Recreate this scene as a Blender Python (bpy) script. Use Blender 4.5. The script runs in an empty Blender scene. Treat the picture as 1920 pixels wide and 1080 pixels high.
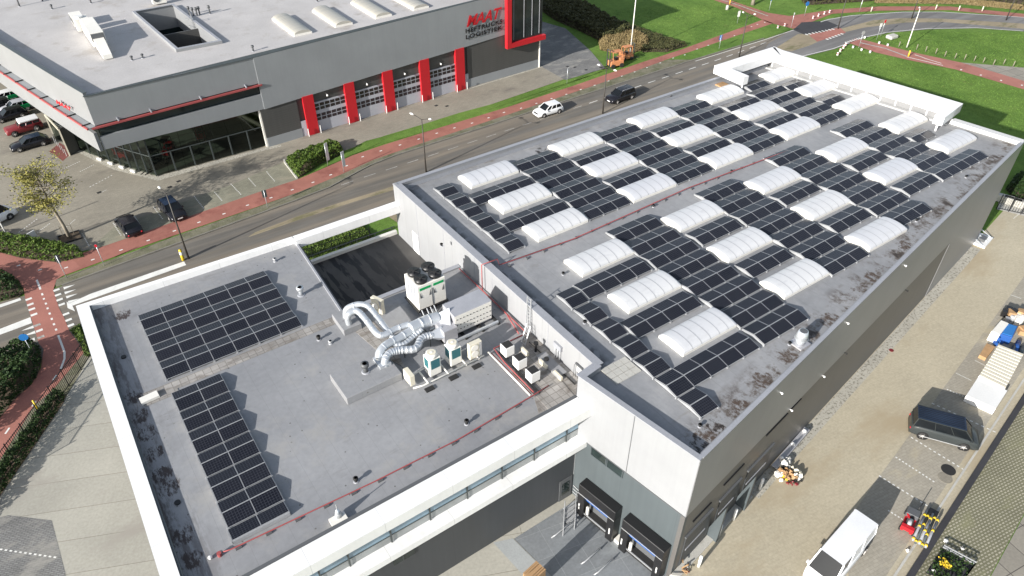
import bpy, bmesh, math, random
from mathutils import Vector, Matrix
S = bpy.context.scene
R = math.radians
# ---------------------------------------------------------------- camera
cam = bpy.data.cameras.new('camera')
cam.sensor_width = 36; cam.lens = 25.3569
cam.clip_start = 0.5; cam.clip_end = 3000
camo = bpy.data.objects.new('camera', cam); S.collection.objects.link(camo)
camo.matrix_world = Matrix.Translation((-28.0997,-48.5250,43.6037)) @ Matrix(((0.819814,0.357670,-0.447187),(-0.572629,0.513376,-0.639173),(0.000962,0.780075,0.625685))).to_4x4()
S.camera = camo
# ---------------------------------------------------------------- sky and sun
SUN_AZ, SUN_EL = R(191.8), R(20.5)
w = bpy.data.worlds.new('World'); S.world = w; w.use_nodes = True
nt = w.node_tree
sky = nt.nodes.new('ShaderNodeTexSky'); sky.sky_type = 'NISHITA'; sky.sun_disc = False
sky.sun_elevation = SUN_EL; sky.sun_rotation = math.pi/2 - SUN_AZ; sky.air_density = 1.0; sky.dust_density = 1.0
bg = nt.nodes['Background']; bg.inputs['Strength'].default_value = 0.115
hs = nt.nodes.new('ShaderNodeHueSaturation'); hs.inputs['Saturation'].default_value = .62
nt.links.new(sky.outputs[0], hs.inputs['Color']); nt.links.new(hs.outputs[0], bg.inputs[0])
sl = bpy.data.lights.new('sun', 'SUN'); sl.energy = 5.0; sl.angle = R(0.5); sl.color = (1.0, 0.955, 0.90)
so = bpy.data.objects.new('sun', sl); S.collection.objects.link(so)
sd = Vector((math.cos(SUN_AZ)*math.cos(SUN_EL), math.sin(SUN_AZ)*math.cos(SUN_EL), math.sin(SUN_EL)))
so.rotation_euler = sd.to_track_quat('Z', 'Y').to_euler(); so.location = sd*100
S.view_settings.view_transform = 'Standard'; S.view_settings.look = 'None'
S.view_settings.exposure = 0.72; S.view_settings.gamma = 1.0
random.seed(4)
rnd = random.random
def ru(a, b): return a + (b-a)*random.random()
# ---------------------------------------------------------------- materials
def node_mat(name):
    m = bpy.data.materials.new(name); m.use_nodes = True
    t = m.node_tree; b = t.nodes['Principled BSDF']
    return m, t, b
def rgb(c): return (c[0], c[1], c[2], 1)
def N(t, ty, **k):
    n = t.nodes.new(ty)
    for a, v in k.items():
        if a.startswith('i_'):
            key = a[2:]; key = int(key) if key.isdigit() else key
            n.inputs[key].default_value = v
        else: setattr(n, a, v)
    return n
def position(t, scale=(1,1,1), rot=0, obj=False):
    g = N(t, 'ShaderNodeTexCoord').outputs['Object'] if obj else N(t, 'ShaderNodeNewGeometry').outputs['Position']
    mp = N(t, 'ShaderNodeMapping'); mp.inputs['Scale'].default_value = scale; mp.inputs['Rotation'].default_value = (0, 0, rot)
    t.links.new(g, mp.inputs[0]); return mp.outputs[0]
def noise(t, vec, sc, det=4, rough=.6):
    n = N(t, 'ShaderNodeTexNoise'); n.inputs['Scale'].default_value = sc; n.inputs['Detail'].default_value = det
    n.inputs['Roughness'].default_value = rough
    t.links.new(vec, n.inputs['Vector']); return n.outputs[0]
def ramp(t, fac, a, b, ca=(0,0,0), cb=(1,1,1)):
    r = N(t, 'ShaderNodeValToRGB'); e = r.color_ramp.elements
    e[0].position = a; e[1].position = b; e[0].color = rgb(ca); e[1].color = rgb(cb)
    t.links.new(fac, r.inputs[0]); return r.outputs[0]
def mix(t, fac, a, b, mode='MIX'):
    n = N(t, 'ShaderNodeMix', data_type='RGBA', blend_type=mode)
    for s, v in ((0, fac), (6, a), (7, b)):
        if isinstance(v, bpy.types.NodeSocket): t.links.new(v, n.inputs[s])
        elif s == 0: n.inputs[0].default_value = v
        else: n.inputs[s].default_value = rgb(v)
    return n.outputs[2]
def math_n(t, op, a, b=None):
    n = N(t, 'ShaderNodeMath', operation=op)
    for i, v in enumerate((a, b)):
        if v is None: continue
        if isinstance(v, bpy.types.NodeSocket): t.links.new(v, n.inputs[i])
        else: n.inputs[i].default_value = v
    return n.outputs[0]
def dot_n(t, vec, d, off=0):
    n = N(t, 'ShaderNodeVectorMath', operation='DOT_PRODUCT'); n.inputs[1].default_value = d
    t.links.new(vec, n.inputs[0]); return math_n(t, 'SUBTRACT', n.outputs['Value'], off)
def bump(t, b, h, st, dist=.02):
    n = N(t, 'ShaderNodeBump'); n.inputs['Strength'].default_value = st; n.inputs['Distance'].default_value = dist
    t.links.new(h, n.inputs['Height']); t.links.new(n.outputs[0], b.inputs['Normal'])
def M(name, col, rough=.7, var=.12, sc=1.0, metal=0, spots=None, spot_sc=.6, spot_lo=.6, stretch=(1,1,1), rot=0, bmp=0, fine=.08, spec=.5, obj=False):
    m, t, b = node_mat(name)
    v = position(t, stretch, rot, obj)
    lo = tuple(max(0, c*(1-var)) for c in col); hi = tuple(min(1, c*(1+var)) for c in col)
    c = ramp(t, noise(t, v, .35*sc), .3, .7, lo, hi)
    f = ramp(t, noise(t, v, 9*sc, 3), .3, .7, (1-fine,)*3, (1+fine,)*3)
    c = mix(t, 1.0, c, f, 'MULTIPLY')
    if spots:
        s = ramp(t, noise(t, v, spot_sc, 6, .7), spot_lo, spot_lo+.12)
        c = mix(t, s, c, spots)
    t.links.new(c, b.inputs['Base Color'])
    b.inputs['Roughness'].default_value = rough; b.inputs['Metallic'].default_value = metal
    b.inputs['Specular IOR Level'].default_value = spec
    if bmp: bump(t, b, noise(t, v, 14*sc, 3), bmp)
    return m
def plain(name, col, rough=.5, metal=0, spec=.5):
    return M(name, col, rough, .05, 1.0, metal, fine=.03, spec=spec, obj=True)
def pavers(name, col, joint, sx, sy, rot=0, var=.15, stain_shade=None, lo=.58, ssc=.12, off=.5, jw=.012):
    m, t, b = node_mat(name)
    v = position(t, (1,1,1), rot)
    br = N(t, 'ShaderNodeTexBrick'); t.links.new(v, br.inputs['Vector'])
    br.inputs['Scale'].default_value = 1; br.inputs['Brick Width'].default_value = sx; br.inputs['Row Height'].default_value = sy
    br.inputs['Mortar Size'].default_value = jw; br.offset = off
    br.inputs['Color1'].default_value = rgb([c*(1-var*.6) for c in col]); br.inputs['Color2'].default_value = rgb([c*(1+var*.6) for c in col])
    br.inputs['Mortar'].default_value = rgb(joint)
    c = br.outputs[0]
    c = mix(t, 1.0, c, ramp(t, noise(t, v, .18, 5), .3, .7, (1-var,)*3, (1+var,)*3), 'MULTIPLY')
    c = mix(t, 1.0, c, ramp(t, noise(t, v, 5, 4), .3, .7, (.9,)*3, (1.1,)*3), 'MULTIPLY')
    if stain_shade: c = mix(t, ramp(t, noise(t, position(t, (.45,1,1), rot), ssc*1.6, 6, .65), lo, lo+.15), c, stain_shade)
    t.links.new(c, b.inputs['Base Color']); b.inputs['Roughness'].default_value = .85
    return m
EANG = R(9.3)
EU = Vector((math.cos(EANG), math.sin(EANG), 0)); EV = Vector((math.sin(EANG), -math.cos(EANG), 0))
BX, BY = -5.47, -34.1
def spots(t, v, c, pts, rad, z, nz, lo, col):
    for q in pts:
        sb = N(t, 'ShaderNodeVectorMath', operation='DISTANCE'); sb.inputs[1].default_value = (q[0], q[1], z); t.links.new(v, sb.inputs[0])
        mk_ = ramp(t, math_n(t, 'DIVIDE', sb.outputs['Value'], rad), .35, 1.0, (1,1,1), (0,0,0))
        c = mix(t, ramp(t, math_n(t, 'ADD', math_n(t, 'MULTIPLY', mk_, .34), math_n(t, 'MULTIPLY', nz, .66)), lo, lo+.05), c, col)
    return c
def roof_mat():
    m, t, b = node_mat('roof_membrane')
    v = position(t)
    c = ramp(t, noise(t, v, .12, 5), .3, .7, (.215,.22,.228), (.315,.317,.322))
    c = mix(t, 1, c, ramp(t, noise(t, v, 2.2, 5), .3, .75, (.9,.9,.9), (1.1,1.1,1.1)), 'MULTIPLY')
    # welded sheet seams every metre across the roof
    sx = N(t, 'ShaderNodeSeparateXYZ'); t.links.new(v, sx.inputs[0])
    fr = math_n(t, 'FRACT', math_n(t, 'DIVIDE', sx.outputs[0], 1.55))
    c = mix(t, math_n(t, 'MULTIPLY', math_n(t, 'LESS_THAN', fr, .03), .22), c, (.12,.12,.12))
    # light lime streaks
    st = position(t, (1, .25, 1))
    c = mix(t, math_n(t, 'MULTIPLY', ramp(t, noise(t, st, .5, 6, .7), .56, .75), .4), c, (.50,.49,.48))
    # moss and silt that collects along the gutters
    de = dot_n(t, v, tuple(EV), BX*EV.x+BY*EV.y)      # 0 at the east wall, negative inwards
    near = ramp(t, math_n(t, 'ADD', math_n(t, 'MULTIPLY', de, .3), 1.0), .25, .72)
    nb = noise(t, position(t, (1,.9,1)), .55, 8, .75)
    c = mix(t, math_n(t, 'MULTIPLY', near, ramp(t, nb, .50, .57)), c, (.10,.08,.065))
    c = mix(t, math_n(t, 'MULTIPLY', near, ramp(t, nb, .57, .61)), c, (.035,.026,.02))
    nw = ramp(t, math_n(t, 'MULTIPLY', math_n(t, 'ADD', sx.outputs[1], 6.0), .125), .55, .95)   # north gutter
    c = mix(t, math_n(t, 'MULTIPLY', nw, ramp(t, noise(t, position(t, (.45,1.3,1)), .9, 7, .7), .53, .66)), c, (.14,.12,.10))
    # standing water behind the front parapet
    fx = ramp(t, math_n(t, 'MULTIPLY', math_n(t, 'ADD', sx.outputs[0], 5.2), .5), .30, .62, (1,1,1), (0,0,0))
    fy_ = ramp(t, math_n(t, 'MULTIPLY', math_n(t, 'ADD', sx.outputs[1], 26.0), .5), .2, .6)
    c = mix(t, math_n(t, 'MULTIPLY', math_n(t, 'MULTIPLY', fx, fy_), ramp(t, noise(t, position(t, (1.1,1,1)), 1.0, 6, .6), .44, .50)), c, (.03,.032,.036))
    nz_ = noise(t, position(t, (1.2,.8,1)), 2.6, 8, .78)
    c = spots(t, v, c, [(-2.77,-32.97),(-3.76,-32.95),(-0.15,-32.67),(2.65,-31.85),(11.00,-30.77),(17.56,-29.58),(23.08,-28.67),(5.67,-31.36)], 1.7, 11.2, nz_, .635, (.075,.052,.038))
    c = spots(t, v, c, [(-4.42,-33.09),(-2.53,-32.75),(9.13,-0.10)], 1.5, 11.2, nz_, .66, (.022,.018,.016))
    # dirt fans spreading from the aisles
    c = mix(t, math_n(t, 'MULTIPLY', ramp(t, noise(t, position(t, (.3,1,1)), .7, 7, .7), .60, .74), .55), c, (.17,.155,.135))
    t.links.new(c, b.inputs['Base Color']); b.inputs['Roughness'].default_value = .6
    return m
def low_roof_mat():
    m, t, b = node_mat('low_roof_membrane')
    v = position(t)
    c = ramp(t, noise(t, v, .16, 5), .3, .7, (.222,.227,.237), (.298,.302,.31))
    c = mix(t, 1, c, ramp(t, noise(t, v, 3, 5), .3, .75, (.92,.92,.92), (1.08,1.08,1.08)), 'MULTIPLY')
    sx = N(t, 'ShaderNodeSeparateXYZ'); t.links.new(v, sx.inputs[0])
    fr = math_n(t, 'FRACT', math_n(t, 'DIVIDE', sx.outputs[0], 1.05))
    c = mix(t, math_n(t, 'MULTIPLY', math_n(t, 'LESS_THAN', fr, .02), .25), c, (.1,.1,.1))
    vo = N(t, 'ShaderNodeTexVoronoi'); vo.inputs['Scale'].default_value = 1.3; t.links.new(v, vo.inputs['Vector'])
    c = mix(t, math_n(t, 'MULTIPLY', math_n(t, 'LESS_THAN', vo.outputs['Distance'], .07), .75), c, (.07,.065,.06))
    c = mix(t, math_n(t, 'MULTIPLY', ramp(t, noise(t, v, .35, 6, .7), .52, .68), .6), c, (.33,.32,.30))
    c = mix(t, math_n(t, 'MULTIPLY', ramp(t, noise(t, position(t, (.3,1,1)), .8, 7, .75), .58, .7), .5), c, (.17,.165,.16))
    nz_ = noise(t, position(t, (1.5,.5,1)), 2.6, 8, .78)
    c = spots(t, v, c, [(-29.82,-8.92),(-29.86,-10.79),(-29.85,-12.45),(-29.89,-14.28),(-29.85,-16.15),(-29.77,-17.32),(-29.96,-20.87),(-30.01,-22.52),(-28.55,-0.00)], 1.4, 9.4, nz_, .635, (.05,.038,.035))
    # silt in the west gutter
    nw = ramp(t, math_n(t, 'MULTIPLY', math_n(t, 'ADD', sx.outputs[0], 31.0), .4), 0.0, 1.0, (1,1,1), (0,0,0))
    c = mix(t, math_n(t, 'MULTIPLY', nw, ramp(t, noise(t, position(t, (1.6,.35,1)), 1.0, 8, .75), .46, .55)), c, (.05,.035,.03))
    t.links.new(c, b.inputs['Base Color']); b.inputs['Roughness'].default_value = .6
    return m
def wet_roof_mat(name='terrace_membrane', axis_w=(.9,3.2,1)):
    m, t, b = node_mat(name)
    v = position(t)
    wet = ramp(t, noise(t, position(t, (3.0,.5,1)), .45, 5, .6), .5, .54)
    sx = N(t, 'ShaderNodeSeparateXYZ'); t.links.new(v, sx.inputs[0])
    nx = ramp(t, math_n(t, 'MULTIPLY', math_n(t, 'ADD', sx.outputs[0], 14.8), .11), .35, .95, (1,1,1), (0,0,0))
    wet = math_n(t, 'MULTIPLY', wet, nx)
    c = ramp(t, noise(t, v, .4, 5), .3, .7, (.055,.052,.049), (.085,.08,.074))
    c = mix(t, wet, c, (.010,.011,.013))
    t.links.new(c, b.inputs['Base Color'])
    b.inputs['Roughness'].default_value = .7
    return m
def panel_mat():
    m, t, b = node_mat('solar_cells')
    tc = N(t, 'ShaderNodeTexCoord'); sx = N(t, 'ShaderNodeSeparateXYZ'); t.links.new(tc.outputs['Object'], sx.inputs[0])
    fx = math_n(t, 'FRACT', math_n(t, 'DIVIDE', math_n(t, 'ADD', sx.outputs[0], 0.0), .158))
    fy = math_n(t, 'FRACT', math_n(t, 'DIVIDE', sx.outputs[1], .158))
    g = math_n(t, 'MAXIMUM', math_n(t, 'LESS_THAN', fx, .10), math_n(t, 'LESS_THAN', fy, .10))
    oi = N(t, 'ShaderNodeObjectInfo')
    base = ramp(t, oi.outputs['Random'], 0, 1, (.007,.008,.013), (.013,.014,.020))
    base = mix(t, math_n(t, 'MULTIPLY', ramp(t, noise(t, position(t), 1.3, 5, .7), .5, .8), .18), base, (.05,.052,.055))
    c = mix(t, g, base, (.055,.06,.075))
    t.links.new(c, b.inputs['Base Color']); b.inputs['Roughness'].default_value = .22
    b.inputs['Specular IOR Level'].default_value = .22
    return m
def dome_mat(name, col):
    m, t, b = node_mat(name); v = position(t, (1,1,1), 0, True); oi = N(t, 'ShaderNodeObjectInfo')
    c = mix(t, oi.outputs['Random'], tuple(x*.92 for x in col), (col[0]*1.04, col[1]*1.03, col[2]*.98))
    c = mix(t, ramp(t, noise(t, position(t, (1,2.5,1)), .9, 5, .7), .5, .75), c, (col[0]*.88, col[1]*.875, col[2]*.85))
    t.links.new(c, b.inputs['Base Color']); b.inputs['Roughness'].default_value = .35; return m
def facade_mat(name, col, rough=.5, seam=None, rot=0, metal=0, streak=.10):
    m, t, b = node_mat(name)
    v = position(t, (1,1,1), rot)
    c = ramp(t, noise(t, v, .25, 4), .3, .7, tuple(x*.93 for x in col), tuple(min(1, x*1.05) for x in col))
    c = mix(t, 1, c, ramp(t, noise(t, position(t, (2.5,2.5,.12)), 1.2, 5), .35, .8, (1.0+streak*.3,)*3, (1-streak,)*3), 'MULTIPLY')
    if seam == 'grid':
        sx = N(t, 'ShaderNodeSeparateXYZ'); t.links.new(v, sx.inputs[0])
        for ax in (0, 1):
            fr = math_n(t, 'FRACT', math_n(t, 'DIVIDE', sx.outputs[ax], 4.2))
            c = mix(t, math_n(t, 'MULTIPLY', math_n(t, 'LESS_THAN', fr, .006), .6), c, tuple(x*.5 for x in col))
        c = mix(t, math_n(t, 'MULTIPLY', ramp(t, noise(t, v, .9, 6, .7), .55, .8), .35), c, tuple(x*.72 for x in col))
    elif seam:
        sx = N(t, 'ShaderNodeSeparateXYZ'); t.links.new(v, sx.inputs[0])
        fr = math_n(t, 'FRACT', math_n(t, 'DIVIDE', sx.outputs[seam[0]], seam[1]))
        c = mix(t, math_n(t, 'MULTIPLY', math_n(t, 'LESS_THAN', fr, seam[2]), .5), c, tuple(x*.45 for x in col))
    t.links.new(c, b.inputs['Base Color']); b.inputs['Roughness'].default_value = rough; b.inputs['Metallic'].default_value = metal
    return m
def grass_mat(name='grass_blades_green', a=(.085,.160,.032), bb=(.150,.245,.052), dry=(.16,.15,.06), dlo=.6):
    m, t, b = node_mat(name)
    v = position(t)
    c = ramp(t, noise(t, v, .15, 5), .3, .7, a, bb)
    c = mix(t, 1, c, ramp(t, noise(t, v, 6, 6, .8), .25, .75, (.6,.6,.6), (1.35,1.35,1.35)), 'MULTIPLY')
    c = mix(t, 1, c, ramp(t, noise(t, v, 1.1, 4, .6), .3, .7, (.85,.85,.85), (1.15,1.15,1.15)), 'MULTIPLY')
    c = mix(t, math_n(t, 'MULTIPLY', ramp(t, noise(t, v, .5, 7, .7), dlo, dlo+.15), .6), c, dry)
    t.links.new(c, b.inputs['Base Color']); b.inputs['Roughness'].default_value = .95; b.inputs['Specular IOR Level'].default_value = .1
    bump(t, b, noise(t, v, 8, 4), .6, .08)
    return m
def leaf_mat(name, a, b2, mid=None):
    m, t, b = node_mat(name)
    n = noise(t, position(t), 5.5, 3, .8)
    r = N(t, 'ShaderNodeValToRGB'); e = r.color_ramp.elements
    e[0].position = .32; e[0].color = rgb(a); e[1].position = .68; e[1].color = rgb(b2)
    if mid: x = e.new(.5); x.color = rgb(mid)
    t.links.new(n, r.inputs[0]); t.links.new(r.outputs[0], b.inputs['Base Color'])
    b.inputs['Roughness'].default_value = .65; b.inputs['Specular IOR Level'].default_value = .25
    return m
def glass_mat(name, col=(.02,.03,.03), rough=.06):
    m, t, b = node_mat(name)
    c = ramp(t, noise(t, position(t), .5, 3), .3, .7, tuple(x*.7 for x in col), tuple(x*1.3 for x in col))
    t.links.new(c, b.inputs['Base Color']); b.inputs['Roughness'].default_value = rough; b.inputs['Specular IOR Level'].default_value = .6
    return m
def road_mat(name, col, streak, rot=0, wear=(.17,.15,.125)):
    m, t, b = node_mat(name)
    v = position(t)
    c = ramp(t, noise(t, v, .2, 5), .3, .7, tuple(x*.85 for x in col), tuple(x*1.12 for x in col))
    s = position(t, (.06, 1.0, 1), rot)
    c = mix(t, ramp(t, noise(t, s, streak, 4, .55), .42, .62), c, wear)
    c = mix(t, 1, c, ramp(t, noise(t, position(t, (.05,1,1), rot), streak*2.3, 4), .35, .7, (.78,.78,.78), (1.08,1.08,1.08)), 'MULTIPLY')
    c = mix(t, 1, c, ramp(t, noise(t, v, 11, 4, .8), .3, .7, (.88,.88,.88), (1.12,1.12,1.12)), 'MULTIPLY')
    t.links.new(c, b.inputs['Base Color']); b.inputs['Roughness'].default_value = .9
    return m
MT = {}
MT['white'] = facade_mat('white_cladding', (.82,.82,.81), .55, 'grid', streak=.05); MT['whitewall'] = facade_mat('white_wall_cladding', (.285,.293,.305), .55, streak=.05); MT['palewhite'] = facade_mat('pale_coping', (.60,.60,.59), .55, streak=.05)
MT['white2'] = facade_mat('white_panel_wall', (.300,.307,.315), .55, (1, 3.95, .008), streak=.06)
MT['cap'] = M('aluminium_capping', (.30,.31,.335), .5, .06); MT['boards'] = facade_mat('pale_boards', (.40,.40,.39), .6, streak=.06); MT['boards2'] = facade_mat('grey_boards', (.22,.222,.225), .6, streak=.06); MT['kerbstone'] = M('kerb_stone', (.20,.19,.165), .9, .2, 3)
MT['capdark'] = plain('dark_capping', (.10,.105,.11), .5)
MT['roof'] = roof_mat(); MT['lowroof'] = low_roof_mat(); MT['wet'] = wet_roof_mat()
MT['eastup'] = facade_mat('grey_metal_cladding', (.265,.268,.276), .40, None, 0, .25, streak=.05)
MT['eastlo'] = facade_mat('dark_metal_cladding', (.135,.130,.125), .45, None, 0, .2, streak=.06)
MT['slate'] = facade_mat('slate_grey_cladding', (.078,.094,.101), .5, (1, 4.2, .004))
MT['darkwall'] = facade_mat('anthracite_cladding', (.055,.06,.066), .5, (0, 5.5, .003))
MT['cells'] = panel_mat(); MT['alu'] = M('anodised_aluminium', (.44,.45,.46), .4, .05, metal=.3, obj=True)
MT['dome'] = dome_mat('white_acrylic', (.61,.62,.65)); MT['domeold'] = dome_mat('weathered_acrylic', (.40,.385,.345)); MT['domerib'] = plain('dome_rib_grey', (.36,.37,.39), .5)
MT['galv'] = M('galvanised_steel', (.60,.63,.66), .36, .08, 2.5, metal=.55, obj=True)
MT['galv2'] = M('galvanised_sheet', (.50,.50,.52), .45, .10, 2.0, metal=.45)
MT['offwhite'] = plain('offwhite_casing', (.76,.74,.68), .45)
MT['cream'] = plain('cream_casing', (.66,.62,.50), .5)
MT['teal'] = plain('teal_coil', (.03,.13,.15), .5)
MT['black'] = plain('black_plastic', (.012,.012,.013), .4)
MT['rubber'] = plain('black_rubber', (.02,.02,.02), .8)
MT['red'] = plain('signal_red_paint', (.50,.012,.02), .5)
MT['redpipe'] = plain('red_pipe_paint', (.33,.07,.07), .6)
MT['green'] = plain('green_sticker', (.0,.30,.09), .5)
MT['concrete'] = M('light_concrete', (.45,.44,.40), .85, .1, spots=(.3,.29,.25), spot_sc=1.2)
MT['tiles'] = pavers('concrete_walk_tiles', (.30,.285,.265), (.19,.175,.16), .5, .5, 0, .30, (.17,.15,.13), .50, .8, 0, .025)
MT['grass'] = grass_mat(); MT['verge'] = grass_mat('verge_grass', (.11,.12,.07), (.17,.165,.11), (.24,.22,.17), .42)
MT['road'] = road_mat('asphalt_road', (.145,.135,.118), .55, 0, (.215,.185,.145))
MT['road2'] = road_mat('asphalt_bend', (.19,.185,.18), .4, 0, (.15,.145,.14))
MT['asphalt_new'] = M('new_asphalt', (.035,.035,.04), .9, .15)
MT['redpath'] = M('red_asphalt', (.32,.13,.098), .9, .14, 1.0, spots=(.24,.085,.066), spot_sc=.25, spot_lo=.52)
MT['redpath2'] = M('red_asphalt_pink', (.35,.145,.112), .9, .12, 1.0, spots=(.27,.10,.08), spot_sc=.2, spot_lo=.55)
MT['tan'] = M('sandy_verge', (.27,.225,.15), .95, .2, 1.0, spots=(.15,.14,.07), spot_sc=.5, spot_lo=.5, stretch=(.4,1,1))
MT['paint'] = M('road_paint', (.72,.72,.68), .8, .1, 3, spots=(.45,.43,.4), spot_sc=4, spot_lo=.6)
MT['paint_old'] = M('worn_road_paint', (.40,.39,.36), .85, .2, 3, spots=(.2,.19,.17), spot_sc=5, spot_lo=.5)
MT['carpark'] = pavers('carpark_pavers', (.265,.243,.195), (.22,.20,.16), .42, .21, 0, .12, (.15,.135,.115), .56, .13)  # dark stretched streaks paint long cast shadows into the paving colour
MT['bays'] = pavers('parking_bay_pavers', (.225,.22,.165), (.17,.16,.12), .42, .21, 0, .18, (.30,.27,.2), .55, .3)
MT['yard'] = pavers('sandy_yard_pavers', (.43,.385,.285), (.40,.355,.262), .42, .21, EANG, .07, (.37,.31,.21), .50, .10)
MT['yardbay'] = pavers('grey_yard_bays', (.33,.305,.25), (.27,.245,.2), .42, .21, EANG, .10, (.42,.37,.26), .56, .25)
MT['slabs'] = pavers('concrete_yard_slabs', (.385,.372,.32), (.21,.195,.16), 40, 2.6, R(24), .10, (.32,.30,.26), .54, .22, 0, .02)
MT['dockpave'] = pavers('blue_grey_dock_slabs', (.235,.25,.26), (.31,.325,.33), 2.0, 2.0, EANG, .12, (.30,.32,.33), .55, .6, 0, .02)
MT['apron'] = M('light_concrete_apron', (.36,.38,.38), .85, .12)
MT['gravel'] = M('white_gravel', (.42,.40,.34), .95, .12, 1, spots=(.16,.15,.12), spot_sc=4.5, spot_lo=.5, bmp=.6)
MT['grasscrete'] = pavers('grass_block_pavers', (.37,.345,.265), (.16,.155,.095), .3, .2, EANG, .2, (.22,.215,.12), .53, .3, .5, .06)
MT['darkpaver'] = pavers('dark_paver_field', (.21,.21,.205), (.13,.13,.125), .35, .14, R(24), .2, (.30,.29,.26), .5, .35, .5, .035)
MT['bigslab'] = pavers('large_concrete_plates', (.26,.24,.20), (.09,.08,.07), 2.0, 2.0, EANG, .12, None, .5, .1, 0, .03)
MT['hedge'] = leaf_mat('hedge_leaves', (.025,.055,.010), (.16,.21,.035), (.07,.12,.018))
MT['hedge_dark'] = leaf_mat('shrub_leaves', (.010,.022,.006), (.05,.085,.018), (.02,.045,.01))
MT['reed'] = leaf_mat('dry_reed_blades', (.13,.10,.045), (.34,.26,.13), (.22,.17,.08))
MT['bramble'] = leaf_mat('bramble_leaves', (.03,.035,.012), (.12,.11,.045), (.06,.065,.025))
MT['autumn'] = leaf_mat('autumn_leaves', (.09,.095,.02), (.42,.36,.11), (.22,.21,.05))
MT['bark'] = M('pale_bark', (.25,.22,.17), .9, .25, 4, obj=True)
MT['maatgrey'] = facade_mat('blue_grey_fascia', (.26,.275,.285), .5, streak=.04)
MT['maatwhite'] = facade_mat('pale_fascia', (.25,.257,.262), .5, streak=.04)
MT['maatroof'] = M('pale_roof_membrane', (.45,.435,.425), .7, .10, .6, spots=(.36,.335,.31), spot_sc=.25, spot_lo=.55)
MT['maatwall'] = facade_mat('charcoal_cladding', (.075,.075,.072), .5, (2, .3, .08))
MT['glass'] = glass_mat('dark_glazing'); MT['glassg'] = glass_mat('green_glazing', (.02,.035,.028))
MT['frame'] = plain('dark_steel_frame', (.05,.06,.06), .45)
MT['panes'] = glass_mat('door_panes', (.03,.02,.025), .15)
MT['doorgrey'] = plain('silver_door_panel', (.42,.43,.47), .45)
MT['lamppole'] = plain('lamp_post_paint', (.04,.035,.03), .5)
MT['lamphead'] = plain('lamp_head_white', (.75,.75,.73), .4)
MT['wood'] = M('pallet_wood', (.42,.26,.13), .8, .2, 3, obj=True)
MT['windowblue'] = glass_mat('sky_reflection_glazing', (.20,.30,.38), .1)  # blue base colour paints the sky's reflection into the glass
MT['windowpale'] = glass_mat('pale_reflection_window', (.27,.285,.285), .2)  # pale base colour stands in for the reflection on the lower panes
MT['carglass'] = glass_mat('car_glass', (.008,.010,.012), .12); MT['carglass'].node_tree.nodes['Principled BSDF'].inputs['Specular IOR Level'].default_value = .3
MT['carblack'] = plain('black_car_paint', (.012,.012,.016), .22)
MT['cardark'] = plain('grey_van_paint', (.036,.042,.043), .28)
MT['carroof'] = plain('blue_black_roof_paint', (.018,.032,.06), .25)
MT['carwhite'] = plain('white_car_paint', (.78,.79,.80), .3)
MT['carred'] = plain('dark_red_paint', (.18,.02,.025), .35)
MT['rim'] = plain('alloy_rim', (.62,.60,.58), .35, .4)
MT['headlight'] = plain('headlight_glass', (.85,.85,.83), .2)
MT['tail'] = plain('tail_light_red', (.55,.01,.03), .3)
MT['orange'] = plain('orange_paint', (.55,.23,.10), .6)
MT['yellow'] = plain('yellow_paint', (.70,.50,.03), .5)
MT['blue'] = plain('blue_paint', (.02,.09,.32), .5)
MT['reedsoil'] = M('dry_grass_ground', (.17,.15,.07), .95, .3, 2); MT['signblue'] = plain('sign_blue', (.02,.16,.45), .5)
MT['brick'] = pavers('red_brick_paving', (.22,.06,.05), (.1,.05,.04), .22, .11, 0, .2)
MT['soil'] = M('bare_soil', (.10,.075,.05), .95, .25, 2)
MT['puddle'] = M('damp_stain', (.13,.115,.085), .6, .2, 1)
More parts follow.
